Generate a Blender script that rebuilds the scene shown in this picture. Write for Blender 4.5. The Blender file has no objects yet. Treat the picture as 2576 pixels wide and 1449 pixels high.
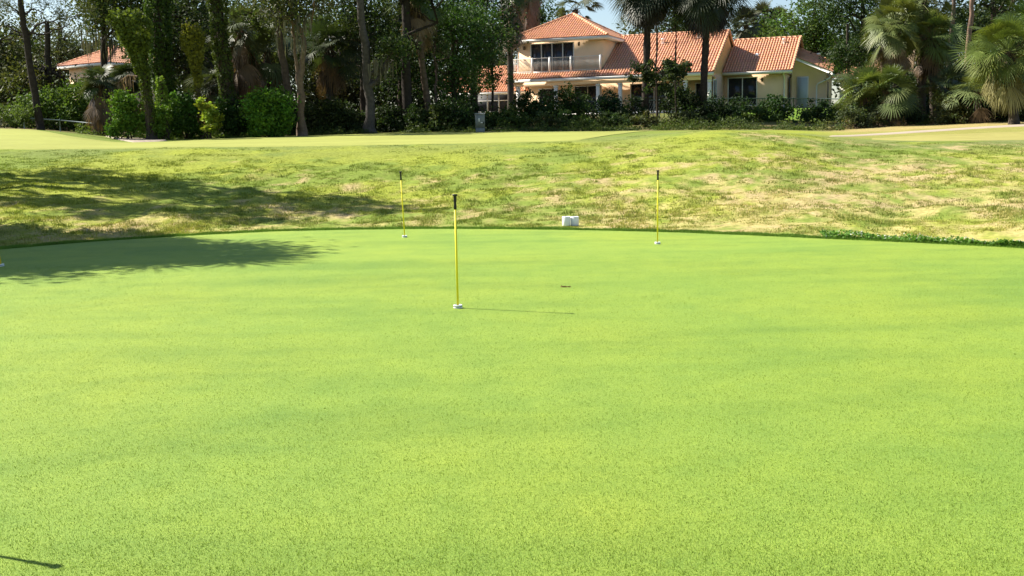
import bpy, math, numpy as np
from mathutils import Vector, Matrix
S = bpy.context.scene
COL = S.collection
RNG = np.random.default_rng(7)
def rs(seed): return np.random.default_rng(seed)

# ------------------------------------------------------------------ camera geometry
F = 2680.; CX = 1288.; CY = 724.5; EYE = 1.6
TH = math.atan((CY - 345) / F); RO = .02
fw = np.array([0, math.cos(TH), -math.sin(TH)]); r0 = np.array([1., 0, 0]); u0 = np.array([0, math.sin(TH), math.cos(TH)])
CR = math.cos(RO) * r0 - math.sin(RO) * u0; CU = math.sin(RO) * r0 + math.cos(RO) * u0
CAM = np.array([0, 0, EYE])
def at(px, py, Y):
    d = fw * F + CR * (px - CX) + CU * (CY - py)
    return CAM + d * (Y / d[1])
def atz(px, py, z=0.):
    d = fw * F + CR * (px - CX) + CU * (CY - py)
    return CAM + d * ((z - EYE) / d[2])
def wx(px, Y, py=300): return float(at(px, py, Y)[0])

SUN = np.array([-.921, .390, 0]); SUN = np.append(SUN[:2] * math.cos(math.radians(43)), math.sin(math.radians(43)))

# ------------------------------------------------------------------ noise
_perm = np.random.default_rng(3).random((256, 256))
def vnoise(x, y):
    x = np.asarray(x, float); y = np.asarray(y, float)
    xi = np.floor(x).astype(int); yi = np.floor(y).astype(int)
    fx = x - xi; fy = y - yi; fx = fx * fx * (3 - 2 * fx); fy = fy * fy * (3 - 2 * fy)
    g = lambda a, b: _perm[a & 255, b & 255]
    return (g(xi, yi) * (1 - fx) + g(xi + 1, yi) * fx) * (1 - fy) + (g(xi, yi + 1) * (1 - fx) + g(xi + 1, yi + 1) * fx) * fy
def fbm(x, y, o=4):
    s = 0; a = .5; t = 0
    for k in range(o):
        s = s + a * vnoise(x * 2 ** k + 17 * k, y * 2 ** k + 31 * k); t += a; a *= .55
    return s / t
def sst(x, a, b):
    t = np.clip((x - a) / (b - a), 0, 1); return t * t * (3 - 2 * t)

# ------------------------------------------------------------------ mesh builder
class B:
    def __init__(s): s.v = []; s.f = []; s.c = []; s.n = 0
    def add(s, V, Fc, col=(1, 1, 1)):
        V = np.asarray(V, float).reshape(-1, 3); Fc = np.asarray(Fc, int)
        col = np.asarray(col, float)
        if col.ndim == 1: col = np.repeat(col[None, :3], len(V), 0)
        s.v.append(V); s.c.append(col[:, :3]); s.f.append(Fc + s.n); s.n += len(V)
    def box(s, x0, x1, y0, y1, z0, z1, col=(1, 1, 1)):
        V = [(x, y, z) for z in (z0, z1) for y in (y0, y1) for x in (x0, x1)]
        s.add(V, [(0, 2, 3, 1), (4, 5, 7, 6), (0, 1, 5, 4), (2, 6, 7, 3), (0, 4, 6, 2), (1, 3, 7, 5)], col)
    def ngon(s, pts, col=(1, 1, 1)): s.add(pts, [list(range(len(pts)))], col)
    def prism(s, poly, axis, a, b, col=(1, 1, 1)):
        # poly: 2-D points extruded along an axis ('x','y') between a and b
        k = len(poly); mk = (lambda p, t: (t, p[0], p[1])) if axis == 'x' else (lambda p, t: (p[0], t, p[1]))
        V = [mk(p, a) for p in poly] + [mk(p, b) for p in poly]
        s.add(V, [list(range(k))], col); s.f.append(np.array([list(range(2 * k - 1, k - 1, -1))]) + s.n - 2 * k)
        s.f.append(np.array([(i, (i + 1) % k, k + (i + 1) % k, k + i) for i in range(k)]) + s.n - 2 * k)
    def tube(s, path, rad, seg=8, col=(1, 1, 1), cap=True, wob=0, rng=None):
        P = np.asarray(path, float); k = len(P); rad = np.broadcast_to(np.asarray(rad, float), (k,))
        T = np.gradient(P, axis=0); T /= np.linalg.norm(T, axis=1)[:, None] + 1e-9
        ref = np.array([0, 1., 0]) if abs(T[0, 1]) < .9 else np.array([1., 0, 0])
        A = np.cross(T, ref); A /= np.linalg.norm(A, axis=1)[:, None]; Bn = np.cross(T, A)
        an = np.linspace(0, 2 * math.pi, seg, endpoint=False)
        r = rad[:, None] * np.ones(seg)
        if wob: r = r * (1 + wob * (rng.random((k, seg)) - .5) * 2)
        V = P[:, None] + r[..., None] * (np.cos(an)[None, :, None] * A[:, None] + np.sin(an)[None, :, None] * Bn[:, None])
        i = np.arange(k - 1)[:, None] * seg; j = np.arange(seg)[None]; j2 = (j + 1) % seg
        Fq = np.stack([i + j, i + j2, i + seg + j2, i + seg + j], -1).reshape(-1, 4)
        c = np.asarray(col, float)
        if c.ndim == 2: c = np.repeat(c, seg, 0)
        s.add(V.reshape(-1, 3), Fq, c)
        if cap:
            s.f.append(np.array([list(range(seg))]) + s.n - k * seg); s.f.append(np.array([list(range(seg))[::-1]]) + s.n - seg)
    def lathe(s, prof, seg=24, c=(0, 0, 0), col=(1, 1, 1)):
        P = [(c[0], c[1], c[2] + z) for r, z in prof]; k = len(prof)
        an = np.linspace(0, 2 * math.pi, seg, endpoint=False)
        V = np.array([[(c[0] + r * math.cos(a), c[1] + r * math.sin(a), c[2] + z) for a in an] for r, z in prof])
        i = np.arange(k - 1)[:, None] * seg; j = np.arange(seg)[None]; j2 = (j + 1) % seg
        s.add(V.reshape(-1, 3), np.stack([i + j, i + j2, i + seg + j2, i + seg + j], -1).reshape(-1, 4), col)
    def leaves(s, P, size, col, rng, ratio=.55, jit=.3, flat=0., cj=.18):
        n = len(P); sz = size * (1 + jit * (rng.random(n) * 2 - 1))
        a = rng.normal(size=(n, 3)); a /= np.linalg.norm(a, axis=1)[:, None]
        b = rng.normal(size=(n, 3)); 
        if flat: a[:, 2] *= 1 - flat; b[:, 2] *= 1 - flat
        a /= np.linalg.norm(a, axis=1)[:, None]; b -= (b * a).sum(1)[:, None] * a; b /= np.linalg.norm(b, axis=1)[:, None] + 1e-9
        a *= sz[:, None] * .5; b *= sz[:, None] * .5 * ratio
        nn = np.cross(a, b); nn /= np.linalg.norm(nn, axis=1)[:, None] + 1e-9
        V = np.stack([P - a, P + b + nn * sz[:, None] * .06, P + a, P - b + nn * sz[:, None] * .06], 1).reshape(-1, 3)
        c = np.asarray(col, float); c = np.broadcast_to(c, (n, 3)) * (1 + cj * (rng.random((n, 1)) * 2 - 1))
        s.add(V, np.arange(4 * n).reshape(-1, 4), np.repeat(c, 4, 0))
    def build(s, name, mat, parent=None, smooth=False):
        me = bpy.data.meshes.new(name)
        V = np.concatenate(s.v); C = np.concatenate(s.c)
        me.vertices.add(len(V)); me.vertices.foreach_set('co', V.astype(np.float32).ravel())
        starts = []; tot = 0; li = []
        for f in s.f:
            m, k = f.shape; starts.append(tot + np.arange(m) * k); tot += m * k; li.append(f.ravel())
        li = np.concatenate(li).astype(np.int32); st = np.concatenate(starts).astype(np.int32)
        me.loops.add(len(li)); me.loops.foreach_set('vertex_index', li)
        me.polygons.add(len(st)); me.polygons.foreach_set('loop_start', st)
        if smooth: me.polygons.foreach_set('use_smooth', np.ones(len(st), bool))
        a = me.color_attributes.new('Col', 'FLOAT_COLOR', 'POINT')
        a.data.foreach_set('color', np.concatenate([C, np.ones((len(C), 1))], 1).astype(np.float32).ravel())
        me.update(calc_edges=True); me.validate()
        me.materials.append(mat)
        o = bpy.data.objects.new(name, me); COL.objects.link(o)
        if parent: o.parent = parent
        return o

def tag(o, label=None, cat=None, group=None, kind=None):
    if label: o['label'] = label
    if cat: o['category'] = cat
    if group: o['group'] = group
    if kind: o['kind'] = kind
    return o
def thing(name, label, cat, loc=(0, 0, 0), rz=0, group=None):
    o = bpy.data.objects.new(name, None); COL.objects.link(o)
    o.location = loc; o.rotation_euler = (0, 0, rz); o.empty_display_size = .2
    return tag(o, label, cat, group)

# ------------------------------------------------------------------ materials
def mat(name, base=None, rough=.7, attr=False, var=0., vscale=6., bump=0., bscale=30., spec=.3, trans=0., metal=0., vdetail=4, mul=1.):
    m = bpy.data.materials.new(name); m.use_nodes = True
    nt = m.node_tree; N = nt.nodes; L = nt.links; p = N['Principled BSDF']; out = N['Material Output']
    p.inputs['Roughness'].default_value = rough; p.inputs['Specular IOR Level'].default_value = spec; p.inputs['Metallic'].default_value = metal
    src = None
    tc = N.new('ShaderNodeTexCoord')
    if attr:
        a = N.new('ShaderNodeAttribute'); a.attribute_name = 'Col'; src = a.outputs['Color']
        if mul != 1.:
            ms = N.new('ShaderNodeVectorMath'); ms.operation = 'SCALE'; ms.inputs['Scale'].default_value = mul; L.new(src, ms.inputs[0]); src = ms.outputs[0]
    else:
        r = N.new('ShaderNodeRGB'); r.outputs[0].default_value = (*base, 1); src = r.outputs[0]
    if var:
        nz = N.new('ShaderNodeTexNoise'); nz.inputs['Scale'].default_value = vscale; nz.inputs['Detail'].default_value = vdetail
        L.new(tc.outputs['Object'], nz.inputs['Vector'])
        mr = N.new('ShaderNodeMapRange'); mr.inputs[1].default_value = .25; mr.inputs[2].default_value = .75
        mr.inputs[3].default_value = 1 - var; mr.inputs[4].default_value = 1 + var; L.new(nz.outputs[0], mr.inputs[0])
        mx = N.new('ShaderNodeVectorMath'); mx.operation = 'SCALE'
        L.new(src, mx.inputs[0]); L.new(mr.outputs[0], mx.inputs['Scale']); src = mx.outputs[0]
    L.new(src, p.inputs['Base Color'])
    if bump:
        nb = N.new('ShaderNodeTexNoise'); nb.inputs['Scale'].default_value = bscale; nb.inputs['Detail'].default_value = 3
        L.new(tc.outputs['Object'], nb.inputs['Vector'])
        bp = N.new('ShaderNodeBump'); bp.inputs['Strength'].default_value = bump; bp.inputs['Distance'].default_value = .02
        L.new(nb.outputs[0], bp.inputs['Height']); L.new(bp.outputs[0], p.inputs['Normal'])
    if trans:
        t = N.new('ShaderNodeBsdfTranslucent'); mm = N.new('ShaderNodeMixShader'); mm.inputs[0].default_value = trans
        tm = N.new('ShaderNodeVectorMath'); tm.operation = 'MULTIPLY'; tm.inputs[1].default_value = (1.25, 1.25, .6)
        L.new(src, tm.inputs[0]); L.new(tm.outputs[0], t.inputs[0])
        L.new(p.outputs[0], mm.inputs[1]); L.new(t.outputs[0], mm.inputs[2]); L.new(mm.outputs[0], out.inputs[0])
    return m
M = dict(
    leaf=mat('leaf', attr=True, rough=.6, spec=.15, trans=.30, mul=.82),
    frond=mat('frond', attr=True, rough=.5, spec=.3, trans=.2, mul=.8),
    grass=mat('grass_blade', attr=True, rough=.7, spec=.12, trans=.2),
    bark=mat('bark', attr=True, mul=.5, rough=.9, var=.35, vscale=7, bump=.8, bscale=14, spec=.1),
    ground=mat('ground', attr=True, rough=.95, var=.34, vscale=14, bump=.8, bscale=30, spec=.05, vdetail=8),
    fairway=mat('fairway', attr=True, rough=.9, var=.09, vscale=3, bump=.25, bscale=60, spec=.1, vdetail=8),
    path=mat('concrete_path', (.36, .30, .235), rough=.9, var=.08, vscale=3, spec=.1),
    stucco=mat('stucco', (.86, .63, .42), rough=.9, var=.05, vscale=1.2, spec=.1),
    trim=mat('white_trim', (.74, .72, .67), rough=.55, var=.04, vscale=3),
    tile=mat('roof_tile', attr=True, rough=.75, var=.10, vscale=9, spec=.2),
    glass=mat('dark_glass', (.018, .02, .026), rough=.12, spec=.5),
    screen=mat('screen_mesh', (.03, .032, .038), rough=.6),
    door=mat('pale_door', (.45, .52, .58), rough=.5, var=.04),
    lamp=mat('bronze_lamp', (.12, .08, .04), rough=.5, metal=.4),
    yellow=mat('yellow_fibreglass', (.84, .70, .035), rough=.5, var=.04, vscale=14, spec=.25),
    black=mat('black_plastic', (.012, .012, .013), rough=.45),
    white=mat('white_plastic', (.82, .84, .86), rough=.4, var=.03, vscale=30, spec=.4),
    grey=mat('dark_groove', (.05, .06, .08), rough=.6),
    box=mat('grey_green_paint', (.17, .19, .19), rough=.6, var=.12, vscale=4),
    rail=mat('fence_metal', (.05, .075, .065), rough=.5, metal=.5),
    palerail=mat('galvanised_rail', (.13, .17, .175), rough=.5, metal=.3),
    net=mat('windscreen_net', (.10, .20, .16), rough=.8, var=.12, vscale=5),
    moss=mat('hanging_moss', attr=True, rough=.9, spec=.05, trans=.2),
    soil=mat('divot_soil', (.24, .16, .06), rough=.95, var=.3, vscale=40),
    stone=mat('pale_wall', (.66, .63, .57), rough=.85, var=.05, vscale=2),
)

# ------------------------------------------------------------------ terrain
EDGE = [(-700, 690), (-300, 648), (0, 628), (250, 607), (500, 592), (700, 582), (900, 578), (1100, 576), (1300, 577), (1500, 580), (1700, 585), (1900, 593), (2100, 602), (2300, 611), (2576, 625), (2900, 646), (3400, 690)]
EP = np.array([atz(*p)[:2] for p in EDGE]); EU = EP[:, 0] / EP[:, 1]
PROF = {  # photo column: (distance, row) pairs beyond the practice green
    -500: [(32, 380), (45, 345), (52, 330), (60, 324), (82, 310)], -200: [(32, 377), (45, 340), (50, 324), (60, 322), (82, 308)],
    0: [(32, 374), (45, 334), (49, 323), (54, 323), (60, 320), (82, 306)], 100: [(32, 374), (45, 338), (49, 325), (54, 325), (60, 320), (82, 305)],
    200: [(32, 373), (45, 347), (49, 337), (54, 334), (60, 326), (82, 305)], 280: [(32, 372), (44, 360), (49, 352), (54, 341), (60, 330), (82, 305)],
    400: [(32, 369), (44, 361), (50, 352), (54, 344), (60, 334), (82, 302)], 600: [(32, 367), (45, 352), (52, 345), (60, 335), (82, 300)],
    757: [(32, 366), (45, 350), (52, 341), (60, 331), (82, 296)], 1000: [(32, 362), (45, 344), (52, 334), (60, 325), (82, 292)],
    1288: [(32, 356), (45, 339), (52, 331), (60, 322), (78, 294), (95, 286)], 1550: [(32, 348), (45, 336), (52, 329), (60, 318), (78, 288), (95, 280)],
    1680: [(32, 334), (36, 332), (45, 334), (52, 328), (60, 315), (78, 284), (95, 278)], 1800: [(32, 325), (36, 327), (45, 334), (52, 327), (60, 312), (78, 280), (95, 276)],
    1950: [(32, 331), (36, 333), (45, 336), (52, 326), (60, 310), (78, 274), (95, 270)], 2100: [(32, 348), (45, 344), (52, 330), (56, 322), (60, 315), (78, 272), (95, 262)],
    2200: [(32, 357), (40, 352), (47, 338), (52, 325), (56, 316), (60, 310), (80, 280), (95, 262)], 2400: [(32, 358), (40, 350), (48, 325), (52, 316), (56, 308), (60, 302), (80, 285)],
    2576: [(32, 358), (40, 347), (48, 315), (52, 307), (56, 300), (60, 296), (80, 285)], 3000: [(32, 352), (40, 335), (48, 304), (56, 292), (60, 288), (80, 280)]}
UG = np.linspace(-.8, .8, 161); YG = np.arange(10, 131, .5)
def _tab():
    us = []; rows = []
    for px, pr in sorted(PROF.items()):
        pts = [at(px, py, Y) for Y, py in pr]; u = float(np.mean([p[0] / p[1] for p in pts])); ye = float(np.interp(u, EU, EP[:, 1]))
        z32 = pts[0][2]; ys = [0, ye]; zs = [0, 0]
        for q in np.linspace(.06, .94, 12): ys.append(ye + (32 - ye) * q); zs.append(z32 * (.75 * q ** 1.35 + .25 * float(sst(q, 0, 1))))
        for p in pts: ys.append(p[1]); zs.append(p[2])
        zs.append(zs[-1] + .15); ys.append(130)
        us.append(u); rows.append(np.interp(YG, ys, zs))
    rows = np.array(rows); us = np.array(us)
    Z = np.array([np.interp(UG, us, rows[:, j]) for j in range(len(YG))]).T
    for _ in range(3):
        P = np.pad(Z, ((2, 2), (2, 2)), 'edge')
        Z = sum(P[2 + a:2 + a + Z.shape[0], 2 + b:2 + b + Z.shape[1]] for a in (-1, 0, 1) for b in (-1, 0, 1)) / 9
    return Z
ZT = _tab()
def yedge(X, Y): return np.interp(np.asarray(X) / np.maximum(np.asarray(Y), 2.), EU, EP[:, 1])
def gz(X, Y, lumps=True):
    X = np.asarray(X, float); Y = np.asarray(Y, float)
    u = np.clip(X / np.maximum(Y, 3.), UG[0], UG[-1] - 1e-6); y = np.clip(Y, YG[0], YG[-1] - 1e-6)
    i = (u - UG[0]) / (UG[1] - UG[0]); j = (y - YG[0]) / .5
    i0 = np.floor(i).astype(int); j0 = np.floor(j).astype(int); i0 = np.minimum(i0, len(UG) - 2); j0 = np.minimum(j0, len(YG) - 2)
    a = i - i0; b = j - j0
    z = (ZT[i0, j0] * (1 - a) + ZT[i0 + 1, j0] * a) * (1 - b) + (ZT[i0, j0 + 1] * (1 - a) + ZT[i0 + 1, j0 + 1] * a) * b
    e = Y - yedge(X, Y); k = sst(e, 0, 2.2)
    z = z * k
    if lumps:
        z = z + sst(e, .1, 1.5) * (1 - sst(Y, 27, 32)) * ((fbm(X * .9, Y * .9, 4) - .5) * .16 + (fbm(X * 2.3 + 7, Y * 2.3, 2) - .5) * .10)
    return z
def G(px, Y):
    x = wx(px, Y); return (x, Y, float(gz(x, Y)))

LIN = lambda r, g, b: tuple(((c / 255 + .055) / 1.055) ** 2.4 if c > 10 else c / 3295. for c in (r, g, b))
STRAW = np.array([.39, .335, .13]); RGRN = np.array([.165, .22, .04]); YGRN = np.array([.25, .285, .043]); OLIV = np.array([.145, .175, .062]); DRYP = np.array([.40, .31, .16])
def rough_col(X, Y):
    X = np.asarray(X, float); Y = np.asarray(Y, float)
    ye = yedge(X, Y); q = np.clip((Y - ye) / np.maximum(32 - ye, 3), 0, 2.)
    u = X / np.maximum(Y, 1)
    n1 = fbm(X * .55 + 3, Y * .55, 4); n2 = fbm(X * 2.2, Y * 2.2 + 9, 3); n3 = fbm(X * .3 + 40, Y * .3 + 8, 3)
    st = np.clip(.78 + .1 * sst(u, .0, .25) - q * (1.75 - .55 * sst(u, .02, .2)) + (n1 - .5) * 1.5 + (n2 - .5) * 1.5 + (fbm(X * 5, Y * 2.5, 2) - .5) * 1.9 - .05 + .22 * sst(u, .0, .3) - .18 * sst(-u, 0, .3) * sst(q, .1, .3), 0, 1)
    st = .92 * sst(st, .05, 1.05)
    yg = sst(n3 + (n2 - .5) * .5, .38, .62)
    ol = sst(q, .62, 1.05) * (.55 + .3 * sst(u, .2, .4)) * sst(n1, .3, .6)
    c = RGRN * (1 - yg[..., None]) + YGRN * yg[..., None]
    c = c * (1 - ol[..., None]) + OLIV * ol[..., None]
    pk = sst(n2 + (n1 - .5), .5, .75)[..., None]
    sc = STRAW * (1 - pk) + DRYP * pk
    return c * (1 - st[..., None]) + sc * st[..., None]

def ground_mesh():
    xs = np.unique(np.round(np.concatenate([np.arange(-26, 22.01, .2), np.arange(-110, 110, 2.5), [-900, -500, -250, 250, 500, 900]]), 3))
    ys = np.unique(np.round(np.concatenate([np.arange(-10, 13, 1.5), np.arange(13, 34, .16), np.arange(34, 62, .5), np.arange(62, 132, 2), [180, 300, 600, 1200, -60, -200]]), 3))
    X, Y = np.meshgrid(xs, ys); Z = gz(X, Y)
    C = rough_col(X, Y)
    md = (sst(Y, 34, 38) * (1 - sst(X / np.maximum(Y, 1), .1, .2)))[..., None]; C = C * (1 - md) + np.array([.155, .20, .042]) * (.85 + .3 * fbm(X, Y, 2))[..., None] * md
    far = sst(Y, 50.5, 54)[..., None]; litter = np.array([.12, .12, .035]) * (1 - sst(fbm(X * .4, Y * .4), .35, .6))[..., None] + np.array([.11, .085, .045]) * sst(fbm(X * .4, Y * .4), .35, .6)[..., None]
    C = C * (1 - far) + litter * far
    u = X / np.maximum(Y, 1)
    dry = (sst(u, .27, .33) * sst(Y, 38, 46) * (1 - sst(Y, 58, 62)))[..., None]; tan = sst(Y, 48.5, 51)[..., None]; C = C * (1 - dry) + (np.array([.24, .235, .065]) * (1 - tan) + np.array([.33, .27, .11]) * tan) * (.8 + .4 * fbm(X, Y))[..., None] * dry
    lawn = (sst(u, .12, .2) * sst(Y, 62, 66))[..., None]; C = C * (1 - lawn) + np.array([.13, .22, .03]) * lawn
    ny, nx = X.shape; i = np.arange(ny - 1)[:, None] * nx; j = np.arange(nx - 1)[None]
    Fq = np.stack([i + j, i + j + 1, i + nx + j + 1, i + nx + j], -1).reshape(-1, 4)
    b = B(); b.add(np.stack([X, Y, Z - .012], -1).reshape(-1, 3), Fq, C.reshape(-1, 3))
    tag(b.build('rough_ground', M['ground'], smooth=True), kind='structure')
ground_mesh()

def sheet(name, m, us, y0, y1, n, dz, colf, label=None):
    us = np.asarray(us); T = np.linspace(0, 1, n)
    Yv = y0[:, None] + (y1 - y0)[:, None] * T; Xv = us[:, None] * Yv
    Z = gz(Xv, Yv) + dz; Z[0] -= .05; Z[-1] -= .05; Z[:, 0] -= .05; Z[:, -1] -= .05
    k = len(us); i = np.arange(k - 1)[:, None] * n; j = np.arange(n - 1)[None]
    Fq = np.stack([i + j, i + n + j, i + n + j + 1, i + j + 1], -1).reshape(-1, 4)
    b = B(); b.add(np.stack([Xv, Yv, Z], -1).reshape(-1, 3), Fq, colf(Xv, Yv).reshape(-1, 3))
    return tag(b.build(name, m, smooth=True), kind='structure')
upx = lambda px, Y=40: wx(px, Y) / Y

# putting green: one flat sheet, its far edge following the fringe
def putting_green():
    m = bpy.data.materials.new('bent_grass'); m.use_nodes = True; nt = m.node_tree; N = nt.nodes; L = nt.links; p = N['Principled BSDF']
    p.inputs['Roughness'].default_value = .75; p.inputs['Specular IOR Level'].default_value = .18
    tc = N.new('ShaderNodeTexCoord')
    def noise(sc, det, rough=.55, stretch=None):
        n = N.new('ShaderNodeTexNoise'); n.inputs['Scale'].default_value = sc; n.inputs['Detail'].default_value = det; n.inputs['Roughness'].default_value = rough
        if stretch:
            mp = N.new('ShaderNodeMapping'); mp.inputs['Scale'].default_value = stretch; L.new(tc.outputs['Object'], mp.inputs[0]); L.new(mp.outputs[0], n.inputs[0])
        else: L.new(tc.outputs['Object'], n.inputs[0])
        return n.outputs[0]
    def ramp(src, stops):
        r = N.new('ShaderNodeValToRGB'); e = r.color_ramp.elements
        while len(e) > len(stops): e.remove(e[-1])
        while len(e) < len(stops): e.new(.5)
        for q, (pos, c) in zip(e, stops): q.position = pos; q.color = (*c, 1)
        L.new(src, r.inputs[0]); return r.outputs[0]
    def mix(f, a, b, mode='MIX'):
        x = N.new('ShaderNodeMix'); x.data_type = 'RGBA'; x.blend_type = mode
        if isinstance(f, float): x.inputs[0].default_value = f
        else: L.new(f, x.inputs[0])
        L.new(a, x.inputs[6]); L.new(b, x.inputs[7]); return x.outputs[2]
    big = noise(.42, 3, .5, (1, .8, 1)); med = noise(2.6, 4, .6); fine = noise(130, 3, .7); fine2 = noise(230, 2, .6)
    c1 = ramp(big, [(.34, (.222, .338, .054)), (.5, (.252, .358, .054)), (.66, (.282, .372, .052))])
    c2 = ramp(med, [(.3, (.78, .86, .9)), (.55, (1, 1, 1)), (.75, (1.1, 1.06, .92))])
    c3 = ramp(fine, [(.30, (.50, .58, .45)), (.46, (.88, .93, .84)), (.6, (1.12, 1.08, 1.05)), (.75, (1.35, 1.25, 1.5))])
    c4 = ramp(noise(.9, 3, .5, (.35, 1.6, 1)), [(.35, (.86, .90, .92)), (.5, (1, 1, 1)), (.68, (1.05, 1.03, 1.06))])
    col = mix(1., mix(1., mix(.6, c1, c2, 'MULTIPLY'), c3, 'MULTIPLY'), c4, 'MULTIPLY')
    L.new(col, p.inputs['Base Color'])
    ad = N.new('ShaderNodeMath'); ad.operation = 'ADD'; L.new(fine, ad.inputs[0]); L.new(fine2, ad.inputs[1])
    bp = N.new('ShaderNodeBump'); bp.inputs['Strength'].default_value = .75; bp.inputs['Distance'].default_value = .012
    L.new(ad.outputs[0], bp.inputs['Height']); L.new(bp.outputs[0], p.inputs['Normal'])
    b = B(); pts = []
    k = 160; uu = np.linspace(EU[0], EU[-1], k); ye = np.interp(uu, EU, EP[:, 1]); far = np.stack([uu * ye, ye], 1)
    T = np.linspace(0, 1, 40); V = np.zeros((k, 40, 3))
    near = np.stack([np.linspace(-14, 12, k), np.full(k, -6.)], 1)
    V[..., :2] = near[:, None] * (1 - T)[None, :, None] + far[:, None] * T[None, :, None]; V[..., 2] = .004
    i = np.arange(k - 1)[:, None] * 40; j = np.arange(39)[None]
    b.add(V.reshape(-1, 3), np.stack([i + j, i + 40 + j, i + 41 + j, i + j + 1], -1).reshape(-1, 4))
    tag(b.build('putting_green', m), kind='structure')
putting_green()

# fairway plateau beyond the rough
fu = np.linspace(upx(-500), upx(1640, 34), 150)
def fcol(X, Y):
    n = fbm(X * .5, Y * .5, 3)[..., None]; return np.array([.275, .295, .072]) * (.86 + .28 * n) * np.array([1, 1, 1])
f_end = sst(fu, upx(1450), upx(1640, 34))
y_tree = np.interp(fu, [upx(-500), upx(60), upx(170), upx(290), upx(420), upx(600), upx(1640)], [53, 50, 46.2, 44.8, 46.5, 51.5, 51.5])
sheet('fairway', M['fairway'], fu, 32 + f_end * 18.5 + (fbm(fu * 9, fu * 0) - .5) * .5, y_tree, 70, .004, fcol)
ru = np.linspace(upx(2180), upx(3000), 40)
sheet('fairway', M['fairway'], ru, np.full(40, 36.) + 4 * (1 - sst(ru, upx(2180), upx(2330))), np.full(40, 44.) - 2.5 * (1 - sst(ru, upx(2180), upx(2330))), 30, .004, lambda X, Y: np.array([.29, .27, .085]) * (.8 + .4 * fbm(X * .6, Y * .6, 3))[..., None])
# cart paths
pu = np.linspace(upx(2080), upx(2950), 60); pc = np.interp(pu, [upx(2080), upx(2200), upx(2300), upx(2450), upx(2576), upx(2950)], [44.6, 46.6, 47.4, 48.2, 48.4, 48.6])
sheet('cart_path', M['path'], pu, pc - .9, pc + .9, 12, .012, lambda X, Y: np.ones(X.shape + (3,)))
qu = np.linspace(upx(262, 48), upx(418, 48), 40)
sheet('cart_path', M['path'], qu, np.interp(qu, [upx(262, 48), upx(330, 48), upx(418, 48)], [51.5, 45.6, 47.6]), np.interp(qu, [upx(262, 48), upx(290, 48), upx(360, 48), upx(418, 48)], [52.2, 53, 53.2, 48.2]), 20, .03, lambda X, Y: np.ones(X.shape + (3,)))

# ------------------------------------------------------------------ grass as stuff
def blades(P, h, w, col, rng, lean=.55, k=5):
    n = len(P); Pk = np.repeat(P, k, 0); N_ = n * k
    Pk = Pk + np.concatenate([rng.normal(0, .03, (N_, 2)), np.zeros((N_, 1))], 1)
    an = rng.random(N_) * 2 * math.pi; ln = rng.random(N_) * lean; hh = np.repeat(h, k) * (.55 + .75 * rng.random(N_))
    d = np.stack([np.cos(an), np.sin(an), np.zeros(N_)], 1)
    bn = rng.random(N_) * 2 * math.pi; sd = np.stack([np.cos(bn), np.sin(bn), np.zeros(N_)], 1) * (w * (.7 + .6 * rng.random(N_)))[:, None] * .5
    tip = Pk + d * (hh * ln)[:, None] + np.array([0, 0, 1]) * (hh * np.sqrt(np.maximum(1 - ln ** 2, .2)))[:, None]
    V = np.stack([Pk - sd, Pk + sd, tip], 1).reshape(-1, 3)
    c = np.repeat(np.repeat(col, k, 0) * (1 + .25 * (rng.random((N_, 1)) * 2 - 1)), 3, 0)
    return V, np.arange(3 * N_).reshape(-1, 3), c
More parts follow.
